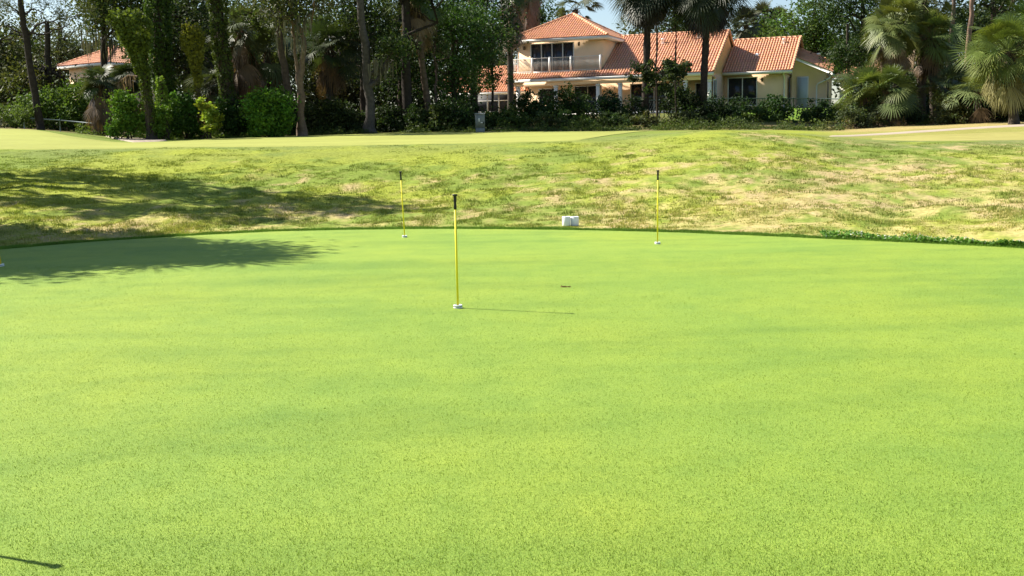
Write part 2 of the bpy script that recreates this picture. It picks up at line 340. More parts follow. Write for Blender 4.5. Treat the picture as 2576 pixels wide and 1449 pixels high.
def rough_grass():
    rng = rs(11); n = 170000
    Y = 16 + 18 * rng.random(n) ** 1.25; X = (rng.random(n) * 2 - 1) * .56 * Y
    e = Y - yedge(X, Y); keep = (e > .22) & (fbm(X * 2.6, Y * 2.6, 2) > .36)
    X = X[keep]; Y = Y[keep]; e = e[keep]
    c = rough_col(X + rng.normal(0, .45, len(X)), Y + rng.normal(0, .45, len(X))) * 1.12 * (.8 + .4 * rng.random((len(X), 1))); g = fbm(X * 1.3 + 70, Y * 1.3, 3)
    h = (.022 + .040 * sst(g, .42, .75)) * (1 - .55 * sst(Y, 26, 33)) * (.8 + .8 * sst(vnoise(X * .5, Y * .5), .6, .9) * (1 - sst(e, 1.5, 4)))
    dryk = np.clip((c[:, 0] / c[:, 1] - .98) * 5, 0, 1); h = h * (1 - .5 * dryk); c = c * (1 + .15 * dryk[:, None])
    V, Fc, cc = blades(np.stack([X, Y, gz(X, Y) - .02], 1), h, .014, c, rng, 1.0, 6)
    b = B(); b.add(V, Fc, cc)
    # scattered coarse clumps
    m = 2600; Yc = 16.5 + 15.5 * rng.random(m) ** 1.1; Xc = (rng.random(m) * 2 - 1) * .56 * Yc; ec = Yc - yedge(Xc, Yc); kk = (ec > .5) & (fbm(Xc * .8 + 21, Yc * .8, 3) > .45); Xc, Yc = Xc[kk], Yc[kk]; m = len(Xc)
    rc = .06 + .13 * rng.random(m); X2 = np.repeat(Xc, 16) + rng.normal(0, 1, m * 16) * np.repeat(rc, 16); Y2 = np.repeat(Yc, 16) + rng.normal(0, 1, m * 16) * np.repeat(rc, 16) * .8
    c2 = np.repeat(rough_col(Xc, Yc) * .35 + np.array([.15, .2, .035]) * (.7 + .9 * rng.random((m, 1))) * .65, 16, 0); h2 = np.repeat((.03 + .05 * rng.random(m)) * (1 - .45 * sst(Yc, 27, 32)), 16)
    V, Fc, cc = blades(np.stack([X2, Y2, gz(X2, Y2) - .02], 1), h2, .016, c2, rng, .95, 4); b.add(V, Fc, cc); tag(b.build('rough_grass', M['grass']), kind='stuff')
    # lush fringe along the edge of the green
    n = 20000; u = EU[1] + (EU[-2] - EU[1]) * rng.random(n); ye = np.interp(u, EU, EP[:, 1]); off = rng.random(n) ** 1.3 * (.16 + .30 * vnoise(u * 60, u * 0)); Y = ye + off; X = u * Y
    c = np.array([.115, .215, .03]) * (.7 + .6 * fbm(X * 2, Y * 2, 2))[:, None]
    V, Fc, cc = blades(np.stack([X, Y, np.zeros(n) - .004], 1), .018 + .026 * rng.random(n), .010, c, rng, .5, 6)
    b = B(); b.add(V, Fc, cc); tag(b.build('fringe_grass', M['grass']), kind='stuff')
rough_grass()
def near_grass():
    # short upright leaf tips of the mown green, nearest the camera
    rng = rs(5); n = 300000
    Y = 3.2 + 11 * rng.random(n) ** 2.3; X = (rng.random(n) * 2 - 1) * .56 * (Y + .3)
    g = fbm(X * .42 + 5, Y * .42, 3); c = np.array([.155, .265, .032]) * (1 - g[:, None]) + np.array([.255, .335, .042]) * g[:, None]
    V, Fc, cc = blades(np.stack([X, Y, np.full(n, .002)], 1), .006 + .007 * rng.random(n), .0030, c * (.54 + .70 * rng.random((n, 1))), rng, .95, 2)
    b = B(); b.add(V, Fc, cc); tag(b.build('mown_grass', M['grass']), kind='stuff')
near_grass()
def clover():
    rng = rs(21); b = B(); n = 2600
    px = 2080 + 560 * rng.random(n); e = np.array([atz(p, np.interp(p, [x for x, _ in EDGE], [y for _, y in EDGE]))[:2] for p in px])
    off = .05 + .75 * rng.random(n) ** 1.5 * sst(np.abs(px - 2260), 330, 60)
    P = np.stack([e[:, 0], e[:, 1] + off, .01 + .07 * rng.random(n) * (.4 + vnoise(px * .03, px * 0))], 1)
    b.leaves(P, .042, (.12, .26, .035), rng, ratio=.9, flat=.6)
    k = rng.random(n) < .07; Q = P[k] + np.array([0, 0, .02]); b.leaves(Q, .026, (.62, .64, .55), rng, ratio=1.)
    tag(b.build('clover_patch', M['leaf'], ), kind='stuff')
clover()

# ------------------------------------------------------------------ flagsticks on the putting green
def flagstick(px, py, label, tilt=0., loc=None):
    p = atz(px, py, .004) if loc is None else np.array(loc)
    t = thing('practice_flagstick', label, 'flagstick', tuple(p), 0, 'yellow practice flagsticks on the putting green')
    t.rotation_euler = (0, tilt, .4)
    b = B(); b.lathe([(0, .028), (.0105, .028), (.0100, .95), (0, .95)], 14); b.build('pole', M['yellow'], t, True)
    b = B(); b.lathe([(0, .935), (.013, .935), (.0145, .96), (.0125, .985), (.0125, 1.0), (.0155, 1.015), (.0135, 1.04), (.0135, 1.056), (.022, 1.064), (.024, 1.07), (.022, 1.078), (0, 1.08)], 16); b.build('grip', M['black'], t, True)
    b = B(); b.lathe([(0, 0), (.038, 0), (.0425, .003), (.0425, .010), (.039, .012), (.039, .019), (.0425, .021), (.0425, .029), (.040, .032), (.034, .032), (.032, .026), (0, .026)], 28); bs = b.build('base_disc', M['white'], t)
    b = B(); b.lathe([(.0395, .0125), (.0405, .0130), (.0405, .0182), (.0395, .0186)], 28); b.build('groove', M['grey'], bs)
    b = B(); b.lathe([(.0318, .0268), (.0318, .0275), (.0108, .0275)], 28); b.build('inner_plate', M['grey'], bs)
    return t
flagstick(1152, 775, 'yellow flagstick in the middle of the green, nearest and tallest in view', .0)
flagstick(1018, 597, 'yellow flagstick leaning slightly left near the shaded back fringe of the green', -.03)
flagstick(1654, 614, 'yellow flagstick standing upright right of the two white cups', .008)
flagstick(3, 670, 'yellow flagstick in the tree shadow, cut off by the left edge of the photo', -.09)
flagstick(0, 0, 'yellow flagstick outside the frame whose shadow falls across the near left corner', .0, (-2.83, 4.35, .004))
def cup(px, label, h, flip):
    q = at(px, 566, 19.5); z = float(gz(q[0], q[1])) ; r = .074
    # stand it where the photo's base row meets the ground
    for Y in np.arange(18.9, 22, .05):
        q = at(px, 566, Y)
        if gz(q[0], Y) >= q[2] - .01: break
    t = thing('white_cup', label, 'cup', (q[0], q[1], float(gz(q[0], q[1])) - .005), flip, 'pair of white cups in the dry grass')
    b = B(); b.lathe([(0, .0), (r * .97, 0), (r, .004), (r, h - .004), (r - .003, h), (r - .007, h - .002), (r - .007, .02), (0, .02)], 36); b.build('shell', M['white'], t, False)
    b = B(); b.lathe([(r + .0005, h - .022), (r + .003, h - .021), (r + .003, h - .016), (r + .0005, h - .015)], 36); b.build('rim', M['white'], t)
cup(1424.6, 'left one of two white round cups standing together in the dry grass', .165, .2)
cup(1445.6, 'right one of two white round cups standing together in the dry grass', .163, 1.)
p = atz(1418, 722, .004); b = B(); rng = rs(4)
P = np.concatenate([rng.normal(0, [.018, .02], (60, 2)), rng.normal(0, [.01, .01], (30, 2)) + [.05, -.02]]); b.leaves(np.concatenate([P, .002 + .005 * rng.random((90, 1))], 1), .014, (1, 1, 1), rng, ratio=.8)
o = b.build('torn_turf', M['soil']); o.location = tuple(p); tag(o, 'small brown scrape of torn turf lying on the open green', 'divot')

# ------------------------------------------------------------------ vegetation generators
def cloud(b, rng, blobs, n, size, col, clump=.42, nc=None, cvar=.28, ratio=.55, shell=.45, flat=.15):
    vol = np.array([(r[3] * r[4] * r[5]) ** .67 for r in blobs]); vol /= vol.sum()
    col = np.asarray(col, float)
    for (x, y, z, rx, ry, rz), w in zip(blobs, vol):
        m = max(20, int(n * w)); kc = nc or max(5, int(m / 46))
        d = rng.normal(size=(kc, 3)); d /= np.linalg.norm(d, axis=1)[:, None]
        rad = (shell + (1 - shell) * rng.random(kc) ** .6)[:, None]
        cc = np.array([x, y, z]) + d * rad * np.array([rx, ry, rz])
        idx = rng.integers(0, kc, m)
        P = cc[idx] + rng.normal(0, 1, (m, 3)) * np.array([1, 1, .75]) * clump * (.6 + .7 * rng.random((kc, 1)))[idx] * min(1., (rx + rz) / 2.4)
        tint = 1 + cvar * (rng.random((kc, 1)) * 2 - 1); hue = 1 + .16 * (rng.random((kc, 1)) * 2 - 1)
        c = col * tint[idx]; c = c * np.concatenate([hue[idx], np.ones((m, 1)), np.ones((m, 1))], 1)
        b.leaves(P, size, c, rng, ratio=ratio, flat=flat)
def limb_path(rng, a, c, k=5, wob=.12):
    a = np.asarray(a, float); c = np.asarray(c, float); T = np.linspace(0, 1, k)[:, None]
    L = np.linalg.norm(c - a); P = a + (c - a) * T + rng.normal(0, wob * L / 4, (k, 3)) * np.sin(T * math.pi)
    return P
def moss_strips(b, rng, P, L, col=(.13, .125, .09), w=.032):
    for p in P:
        for _ in range(5):
            q = p + rng.normal(0, .16, 3) * [1, 1, .3]; l = L * (.4 + .8 * rng.random()); k = 5; T = np.linspace(0, 1, k)
            path = q + np.stack([np.cumsum(rng.normal(0, .02, k)), np.cumsum(rng.normal(0, .02, k)), -l * T], 1)
            a = rng.random() * math.pi; sd = np.array([math.cos(a), math.sin(a), 0]); wd = w * np.array([.6, 1, 1, .7, .12])[:, None] * (.6 + .7 * rng.random())
            V = np.stack([path - sd * wd, path + sd * wd], 1).reshape(-1, 3)
            b.add(V, [(2 * i, 2 * i + 1, 2 * i + 3, 2 * i + 2) for i in range(k - 1)], np.array(col) * (.7 + .6 * rng.random()))
BARK = (.10, .080, .060)
def rel(px, py, Y, base): return np.array(at(px, py, Y)) - np.array(base)
def tree(name, label, px, Y, trunk, blobs, n, size, col, seed, bark=BARK, moss=None, group='trees of the wood edge', clump=.5, cvar=.28, limbs=True, cat='tree', flat=.15, shell=.45):
    """trunk: list of (px, py, radius) at distance Y; blobs: (px, py, dY, rx, ry, rz)."""
    base = G(px, Y); rng = rs(seed)
    t = thing(name, label, cat, base, 0, group)
    b = B()
    pts = [np.array([0, 0, -.15])] + [rel(a, c, Y, base) for a, c, r in trunk[1:]]; rad = [trunk[0][2]] + [r for a, c, r in trunk[1:]]
    # densify trunk
    pp = []; rr = []
    for i in range(len(pts) - 1):
        for q in np.linspace(0, 1, 5)[:-1]: pp.append(pts[i] * (1 - q) + pts[i + 1] * q); rr.append(rad[i] * (1 - q) + rad[i + 1] * q)
    pp.append(pts[-1]); rr.append(rad[-1]); pp = np.array(pp); rr = np.array(rr); rr[0] *= 1.7; rr[1] *= 1.15
    pp[1:-1] += rng.normal(0, .035, (len(pp) - 2, 3)) * [1, 1, 0]
    b.tube(pp, rr, 9, bark, wob=.12, rng=rng)
    bl = [tuple(rel(a, c, Y + dy, base)) + (rx, ry, rz) for a, c, dy, rx, ry, rz in blobs]
    if limbs:
        for q in bl:
            c = np.array(q[:3]); k = int(np.argmin(np.abs(pp[:, 2] - (c[2] - .9 * np.linalg.norm((c - pp[-1])[:2])))))
            k = max(k, len(pp) // 3); r = max(.03, min(rr[k] * .55, .16)); P = limb_path(rng, pp[k], c, 7, .5); b.tube(P, np.linspace(r, .02, 7), 6, bark)
            for _ in range(3):
                e = c + rng.normal(0, .5, 3) * q[3:]; j = 3 + int(rng.integers(0, 3)); b.tube(limb_path(rng, P[j], e, 5, .4), np.linspace(r * .4, .01, 5), 5, bark)
    b.build('trunk', M['bark'], t, True)
    if bl:
        b = B(); cloud(b, rng, bl, n, size, col, clump, cvar=cvar, flat=flat, shell=shell); b.build('crown', M['leaf'], t)
    if moss:
        b = B(); moss_strips(b, rng, [rel(a, c, Y + (rng.random() - .8) * 1.2, base) for a, c in moss[0]], moss[1]); b.build('hanging_moss', M['moss'], t)
    return t
def shrub(label, px, Y, blobs, n, col, seed, size=.15, name='shrub', cat='shrub', group='shrubs along the wood edge', clump=.36, cvar=.38, stems=6, shell=.4):
    base = G(px, Y); rng = rs(seed); t = thing(name, label, cat, base, 0, group)
    bl = [tuple(rel(a, c, Y + dy, base)) + (rx, ry, rz) for a, c, dy, rx, ry, rz in blobs]
    b = B()
    for _ in range(stems):
        q = bl[int(rng.integers(0, len(bl)))]; e = np.array(q[:3]) + rng.normal(0, .35, 3) * q[3:]; b.tube(limb_path(rng, [rng.normal(0, .18), rng.normal(0, .18), -.1], e, 6, .4), np.linspace(.04, .012, 6), 5, BARK)
    b.build('stem', M['bark'], t)
    b = B(); cloud(b, rng, bl, n, size, col, clump, cvar=cvar, shell=shell); b.build('foliage', M['leaf'], t); return t

def fan(b, hub, d, R, nl, spread, droop, col, rng, w=.055, fold=.15, roll=.45):
    d = d / np.linalg.norm(d); z = np.array([0, 0, 1.]); s = np.cross(d, z); s /= np.linalg.norm(s) + 1e-9; n = np.cross(s, d); ro = rng.normal(0, roll); s, n = s * math.cos(ro) + n * math.sin(ro), n * math.cos(ro) - s * math.sin(ro)
    al = np.linspace(-spread, spread, nl) + rng.normal(0, .02, nl)
    dirs = np.cos(al)[:, None] * d + np.sin(al)[:, None] * s; per = -np.sin(al)[:, None] * d + np.cos(al)[:, None] * s
    L = R * (.68 + .32 * np.cos(al * .8)) * (.92 + .16 * rng.random(nl))
    V = []
    for t, ww in ((.06, .35), (.4, 1.), (.72, .75), (1., .06)):
        p = hub + dirs * (L * t)[:, None] - z * (droop * L * t ** 2.2)[:, None] + n * (fold * L * t * np.abs(np.sin(al)))[:, None]
        o = per * w * ww * .5; V.append(p - o); V.append(p + o)
    V = np.stack(V, 1).reshape(-1, 3); i = np.arange(nl)[:, None] * 8
    Fq = np.concatenate([np.stack([i[:, 0] + 2 * k, i[:, 0] + 2 * k + 1, i[:, 0] + 2 * k + 3, i[:, 0] + 2 * k + 2], 1) for k in range(3)])
    c = np.repeat(np.asarray(col) * (.85 + .3 * rng.random((nl, 1))), 8, 0); b.add(V, Fq, c)
def palm(label, px, Y, head, rt, seed, nf=34, R=1.0, pet=1.0, col=(.085, .125, .035), skirt=26, skirtlen=1.0, dead=(.17, .11, .06), bark=(.14, .115, .09), lean=0, group='fan palms around the wood edge', elmin=-40, elmax=80, nl=24, trunk_mid=None, name='fan_palm', w=.055):
    base = G(px, Y); rng = rs(seed); t = thing(name, label, 'palm tree', base, 0, group)
    h = rel(head[0], head[1], Y, base); b = B(); k = 14; T = np.linspace(0, 1, k)
    P = np.outer(T, h); P[:, 0] += lean * np.sin(T * math.pi); P[0, 2] = -.2
    r = rt * (1.15 - .15 * T) * (1 + .06 * np.where(np.arange(k) % 2, 1, -1)); r[0] = rt * 1.5
    b.tube(P, r, 10, bark, wob=.06, rng=rng)
    # old leaf boots under the crown
    for _ in range(26):
        a = rng.random() * 6.28; zt = h * (.80 + .19 * rng.random()); d = np.array([math.cos(a), math.sin(a), 1.1]); q = zt + d * rt * [.8, .8, 0]; b.tube([q, q + d * .22], [.045, .02], 4, np.array(bark) * (.8 + .5 * rng.random()))
    b.build('trunk', M['bark'], t, True)
    b = B()
    for i in range(nf):
        az = i * 2.399 + rng.normal(0, .5); el = math.radians(elmin + (elmax - elmin) * ((i + .5) / nf) ** .85 + rng.normal(0, 6))
        d = np.array([math.cos(az) * math.cos(el), math.sin(az) * math.cos(el), math.sin(el)])
        l = pet * (.6 + .65 * rng.random()); c = np.array(col) * (.75 + .5 * rng.random()) * np.array([1 + .25 * (rng.random() - .4), 1, 1])
        T4 = np.linspace(0, 1, 5)[:, None]; pp = h + d * l * T4 - np.array([0, 0, 1]) * (.16 * l * T4 ** 2)
        b.tube(pp, np.linspace(.022, .012, 5), 4, c * 1.1)
        dd = pp[-1] - pp[-2]; dd = dd / np.linalg.norm(dd); dd = dd + np.array([0, 0, -.18])
        fan(b, pp[-1], dd, R * (.7 + .5 * rng.random()), nl, 1.5 + .6 * rng.random(), .12 + .34 * rng.random(), c, rng, w)
    b.build('crown', M['frond'], t)
    if skirt:
        b = B()
        for i in range(skirt):
            az = rng.random() * 6.28; el = math.radians(-58 - 27 * rng.random()); d = np.array([math.cos(az) * math.cos(el), math.sin(az) * math.cos(el), math.sin(el)])
            s0 = h * 1. - np.array([0, 0, skirtlen * rng.random() * .8]) + np.array([math.cos(az), math.sin(az), 0]) * rt; c = np.array(dead) * (.6 + .8 * rng.random())
            l = .5 + .5 * rng.random(); b.tube([s0, s0 + d * l * .5 + [math.cos(az) * .12, math.sin(az) * .12, 0], s0 + d * l], [.02, .018, .012], 4, c)
            fan(b, s0 + d * l, d + np.array([0, 0, -.35]), R * (.6 + .35 * rng.random()), 14, .75 + .5 * rng.random(), .5, c, rng, w)
        b.build('dead_fronds', M['frond'], t)
    return t
def vine_trunk(label, px, Y, path, n, col, seed, size=.13, lit=None, name='vine_covered_trunk', bark=BARK, group='vine covered trunks'):
    """path: (px, py, trunk radius, vine radius)"""
    base = G(px, Y); rng = rs(seed); t = thing(name, label, 'tree', base, 0, group)
    pts = np.array([[0, 0, -.15]] + [rel(a, c, Y, base) for a, c, r, v in path[1:]]); tr = np.array([p[2] for p in path]); vr = np.array([p[3] for p in path])
    s = np.linspace(0, len(pts) - 1, 26); P = np.stack([np.interp(s, np.arange(len(pts)), pts[:, i]) for i in range(3)], 1); r = np.interp(s, np.arange(len(pts)), tr); r[0] *= 1.5
    P[1:, :2] += rng.normal(0, .03, (25, 2))
    b = B(); b.tube(P, r, 9, bark, wob=.15, rng=rng)
    for _ in range(5):   # climbing stems
        a0 = rng.random() * 6.28; aa = a0 + s * .5 * (rng.random() - .5); q = P + np.stack([np.cos(aa), np.sin(aa), 0 * aa], 1) * (r * 1.05)[:, None]; b.tube(q[1:], .022, 4, (.16, .13, .09))
    b.build('trunk', M['bark'], t, True)
    L = np.linalg.norm(np.diff(P, axis=0), axis=1); ww = np.interp((s[1:] + s[:-1]) / 2, np.arange(len(pts)), vr); w = L * ww; w /= w.sum()
    k = rng.choice(25, n, p=w); f = rng.random(n); C = P[k] * (1 - f[:, None]) + P[k + 1] * f[:, None]
    sv = s[k] * (1 - f) + s[k + 1] * f; R = np.interp(sv, np.arange(len(pts)), vr)
    an = rng.random(n) * 6.283; lump = .35 + 1.1 * fbm(C[:, 2] * 1.6 + seed, an * 1.2, 3)
    rad = R * lump * (.72 + .33 * rng.random(n) ** .5)
    Q = C + np.stack([np.cos(an) * rad, np.sin(an) * rad, rng.normal(0, .1, n)], 1)
    cc = np.broadcast_to(np.asarray(col, float), (n, 3)) * (.75 + .5 * fbm(C[:, 2] * 2 + seed, an, 2))[:, None]
    b = B(); b.leaves(Q, size, cc, rng, ratio=.75); b.build('vine', M['leaf'], t); return t
# ------------------------------------------------------------------ houses
TERRA = np.array([.64, .325, .19])
def tiles(b, O, eu, ev, poly, rng, p=.205, course=.40, r=.078):
    """barrel tiles over a convex roof polygon given in (u, v) of the plane O + u*eu + v*ev"""
    O = np.asarray(O, float); eu = np.asarray(eu, float); ev = np.asarray(ev, float); eu /= np.linalg.norm(eu); ev /= np.linalg.norm(ev)
    n = np.cross(eu, ev); poly = np.asarray(poly, float)
    W = lambda u, v, h=0.: O + u * eu + v * ev + h * n
    b.ngon([W(*q) for q in poly], TERRA * .55)
    u0_, u1_ = poly[:, 0].min(), poly[:, 0].max(); kk = int((u1_ - u0_) / p); th = np.linspace(0, math.pi, 6)
    for i in range(kk):
        u = u0_ + (i + .5) * (u1_ - u0_) / kk; hit = []
        for a, c in zip(poly, np.roll(poly, -1, 0)):
            if (a[0] - u) * (c[0] - u) < 0: hit.append(a[1] + (c[1] - a[1]) * (u - a[0]) / (c[0] - a[0]))
        if len(hit) < 2: continue
        v0, v1 = min(hit), max(hit); v = v0 - (.05 if v0 < .3 else 0)
        while v < v1 - .05:
            e = min(v + course, v1); x, y = r * np.cos(th), r * .95 * np.sin(th)
            A = np.array([W(u + a * 1.05, v, .010 + c * 1.04) for a, c in zip(x, y)]); C2 = np.array([W(u + a * .92, e, c * .9) for a, c in zip(x, y)])
            nse = fbm(np.array([u * .5 + O[0]]), np.array([v * .8 + O[2] * 3]), 3)[0]
            c = TERRA * (.93 + .14 * rng.random()) * (1 - .35 * max(0, nse - .58) / .3) * np.array([1, 1 + .1 * (rng.random() - .5), 1 + .2 * (rng.random() - .5)])
            b.add(np.concatenate([A, C2]), [(j, j + 1, j + 7, j + 6) for j in range(5)], c); v = e
def caps(b, a, c, rng, r=.12, step=.38):
    a = np.asarray(a, float); c = np.asarray(c, float); L = np.linalg.norm(c - a); k = max(1, int(L / step))
    for i in range(k):
        p = a + (c - a) * i / k; q = a + (c - a) * (i + 1.08) / k; b.tube([p, q], [r * 1.05, r * .9], 8, TERRA * (.9 + .25 * rng.random()))
def pane_window(par, name, x0, x1, y, z0, z1, k, fr=.06, glass='glass', frame='trim', mid=True):
    b = B(); b.box(x0 - fr, x1 + fr, y - .06, y + .05, z1, z1 + fr); b.box(x0 - fr, x1 + fr, y - .06, y + .05, z0 - fr, z0)
    for i in range(k + 1):
        xx = x0 + (x1 - x0) * i / k; b.box(xx - fr * .6, xx + fr * .6, y - .058, y + .048, z0, z1)
    f = b.build(name, M[frame], par)
    for i in range(k):
        a = x0 + (x1 - x0) * i / k + fr * .6; c = x0 + (x1 - x0) * (i + 1) / k - fr * .6
        b = B(); b.box(a, c, y - .01, y + .01, z0, z1); b.build('pane', M[glass], f)
    return f
def sconce(par, x, y, z):
    b = B(); b.box(x - .06, x + .06, y - .03, y, z - .12, z + .16); b.tube([(x, y - .03, z + .1), (x, y - .14, z + .14)], .015, 6); b.lathe([(.02, .13), (.075, .08), (.085, -.02), (.055, -.16), (0, -.17)], 8, (x, y - .15, z)); b.build('wall_lamp', M['lamp'], par)

PHI = math.radians(22)
def main_house():
    rng = rs(101); Z0 = 3.25; o = at(2106 * .8524, 212 * .8524, 79)
    t = thing('stucco_house', 'two storey cream stucco house with orange tile roofs and a balcony behind the hedge', 'house', (o[0], o[1], Z0), -PHI)
    z = lambda w: w - Z0; sl = .555; cs = math.sqrt(1 + sl * sl); ev = np.array([0, 1, sl]) / cs
    EV = z(6.05); RC = 6.1; RZ = EV + sl * RC
    # walls
    b = B()
    b.box(-15.5, -.3, 2.8, 11.6, 0, EV - .25)                                   # ground floor behind the porch
    b.prism([(1.46, -.2), (11.6, -.2), (11.6, EV - .1 + sl * .45), (RC, RZ - .14), (.25, EV - .02), (.25, EV - .32), (1.46, EV - .32)], 'x', -.28, -.16)   # gable end
    b.box(-15.75, -.2, .22, .5, z(5.50), z(5.80))                               # porch beam
    b.box(-15.8, -8.8, 1.5, 8.6, z(6.3), z(8.98))                               # upper storey
    b.box(-16.2, -8.75, .80, 1.0, z(6.0), z(6.52))                              # balcony kerb
    b.build('wall', M['stucco'], t)
    b = B(); b.box(-16.1, -.3, .1, 2.8, z(5.80), z(5.83)); b.build('porch_ceiling', M['stucco'], t)
    b = B(); b.box(-16.3, -.2, -.4, 2.8, -.5, .06); b.build('porch_slab', M['stone'], t)
    b = B(); b.box(-16.2, -8.82, 1.0, 1.5, z(6.45), z(6.58)); b.build('balcony_floor', M['stone'], t)
    # roofs
    b = B()
    tiles(b, (-16.15, 0, EV), (1, 0, 0), ev, [(0, 0), (16.15, 0), (16.15, .85 * cs), (0, .85 * cs)], rng)
    tiles(b, (-8.75, .86, EV + .86 * sl), (1, 0, 0), ev, [(0, 0), (8.75, 0), (8.75, (RC - .86) * cs), (0, (RC - .86) * cs)], rng)
    tiles(b, (0, 2 * RC, EV), (-1, 0, 0), (0, -1, sl), [(0, 0), (16.1, 0), (16.1, RC * cs), (0, RC * cs)], rng, p=.5, course=1.2, r=.18)
    tiles(b, (-16.1, 8.6, EV + sl * (2 * RC - 8.6)), (1, 0, 0), ev, [(0, -3), (.1, -3), (.1, -2.9), (0, -2.9)], rng, p=.2)
    caps(b, (-8.8, RC, RZ + .03), (0, RC, RZ + .03), rng)
    caps(b, (-.02, 0, EV + .05), (-.02, RC, RZ + .05), rng, .1); caps(b, (-.02, 2 * RC, EV + .05), (-.02, RC, RZ + .05), rng, .1)
    for x, c in ((-4.9, 4.6), (-2.2, 5.2)):
        b.lathe([(.11, -.1), (.11, .30), (.15, .30), (.15, .38), (0, .4)], 10, (x, c, EV + sl * c))
    b.build('main_roof', M['tile'], t)
    # upper hip roof
    b = B(); xl, xr, cf, cb = -16.6, -8.3, .9, 9.5; E2 = z(9.15); A = np.array([(xl + xr) / 2, (cf + cb) / 2, z(11.33)])
    for P, Q in (((xl, cf), (xr, cf)), ((xr, cf), (xr, cb)), ((xr, cb), (xl, cb)), ((xl, cb), (xl, cf))):
        P3 = np.array([*P, E2]); Q3 = np.array([*Q, E2]); eu = (Q3 - P3); Lh = np.linalg.norm(eu); eu = eu / Lh; m = (P3 + Q3) / 2; e = A - m
        e = e - (e @ eu) * eu; tiles(b, P3, eu, e, [(0, 0), (Lh, 0), ((A - P3) @ eu, np.linalg.norm(e))], rng)
    for P in ((xl, cf), (xr, cf), (xr, cb), (xl, cb)): caps(b, (*P, E2 + .05), A + [0, 0, .06], rng, .11)
    b.build('hip_roof', M['tile'], t)
    # wing, set back four metres behind the porch eave
    b = B(); WC = 4.0; WR = 8.9; WE = z(6.17); XL, XR = -.12, 5.08
    tiles(b, (XL, WC, WE), (1, 0, 0), ev, [(0, 0), (XR - XL, 0), (XR - XL, (WR - WC) * cs), (0, (WR - WC) * cs)], rng)
    tiles(b, (XR, 2 * WR - WC, WE), (-1, 0, 0), (0, -1, sl), [(0, 0), (XR - XL, 0), (XR - XL, (WR - WC) * cs), (0, (WR - WC) * cs)], rng, p=.5, course=1.2, r=.18)
    WZ = WE + sl * (WR - WC); caps(b, (XL, WR, WZ + .03), (XR + .03, WR, WZ + .03), rng); caps(b, (XR - .02, WC, WE + .05), (XR - .02, WR, WZ + .05), rng, .1); caps(b, (XR - .02, 2 * WR - WC, WE + .05), (XR - .02, WR, WZ + .05), rng, .1)
    b.lathe([(.1, -.1), (.1, .25), (.14, .25), (.14, .32), (0, .34)], 10, (3.9, WR - .8, WZ - .42)); b.lathe([(.16, -.1), (.16, .1), (0, .16)], 10, (2.1, 6.4, WE + sl * 2.4)); b.build('wing_roof', M['tile'], t)
    b = B(); b.box(-.15, 4.5, 4.7, 12.8, -.3, z(6.02)); b.prism([(4.5, z(5.96)), (13.2, z(5.96)), (13.0, WE + sl * .8), (WR, WZ - .12), (4.1, WE - .03)], 'x', 4.51, 4.64); b.build('wing_wall', M['stucco'], t)
    # annex on the right
    b = B(); k = .444; ax = lambda x: z(7.2) - k * (x - 5.03)
    pr = [(4.65, -.3), (7.25, -.3), (7.25, ax(7.25) - .16), (4.65, ax(4.65) - .16)]; b.prism(pr, 'y', 7.0, 11.4); b.build('annex_wall', M['stucco'], t)
    b = B(); ek = math.sqrt(1 + k * k); e1 = np.array([1, 0, -k]) / ek; e2 = np.array([0, 1, .30]); e2 = e2 - (e2 @ e1) * e1
    # tiles run down to the right: eave along the back direction
    O2 = np.array([7.68, 6.75, ax(7.68) + .02]); tiles(b, O2, (0, 1, .30), np.array([-1, 0, k]), [(0, 0), (2.6, 0), (2.6, 3.3), (0, 3.3)], rng)
    O3 = O2 + np.array([0, 2.5, .75]); tiles(b, O3, (0, 1, -.2), np.array([-1, 0, k]), [(0, 0), (2.6, 0), (2.6, 3.3), (0, 3.3)], rng)
    caps(b, O3 + [.02, 0, .05], O3 + np.array([-3.0, 0, k * 3.0 + .05]), rng, .10); b.lathe([(.1, -.2), (.1, .22), (.15, .24), (.15, .34), (0, .36)], 10, (6.4, 9.3, ax(6.4) + .7)); b.build('annex_roof', M['tile'], t)
    b = B(); b.prism([(4.66, ax(4.66) + .0), (7.70, ax(7.70) + .0), (7.70, ax(7.70) - .20), (4.66, ax(4.66) - .20)], 'y', 6.70, 6.76); b.box(7.62, 7.70, 6.76, 11.4, ax(7.70) - .26, ax(7.70) - .06); b.build('annex_fascia', M['trim'], t)
    # fascia and gutters
    b = B(); b.box(-16.15, 0, -.04, .04, z(5.80), EV - .03); b.box(-16.2, -16.1, .05, 2.8, z(5.80), EV - .03); b.build('porch_fascia', M['trim'], t)
    b = B(); b.box(xl, xr, cf - .04, cf + .04, E2 - .24, E2 - .02); b.box(xr - .04, xr + .04, cf + .04, cb, E2 - .24, E2 - .02); b.box(xl - .04, xl + .04, cf + .04, cb, E2 - .24, E2 - .02); b.box(xl + .04, xr - .04, cf + .04, 1.5, E2 - .24, E2 - .20); b.box(-8.8, xr - .04, 1.5, cb, E2 - .24, E2 - .20); b.build('hip_roof_fascia', M['trim'], t)
    b = B(); b.box(XL, XR, WC - .04, WC + .04, WE - .22, WE - .02); b.box(XL, XR - .05, WC + .04, 4.7, WE - .22, WE - .19); b.build('wing_fascia', M['trim'], t)
    for x in (-15.45, -12.3, -8.9, -7.15, -2.15, -.36):
        b = B(); b.box(x - .13, x + .13, .24, .48, .06, z(5.50)); b.box(x - .17, x + .17, .20, .52, z(5.36), z(5.46)); b.box(x - .17, x + .17, .20, .52, .06, .2); b.build('column', M['trim'], t)
    # glazing
    pane_window(t, 'balcony_door', -14.75, -11.2, 1.47, z(6.64), z(8.78), 4)
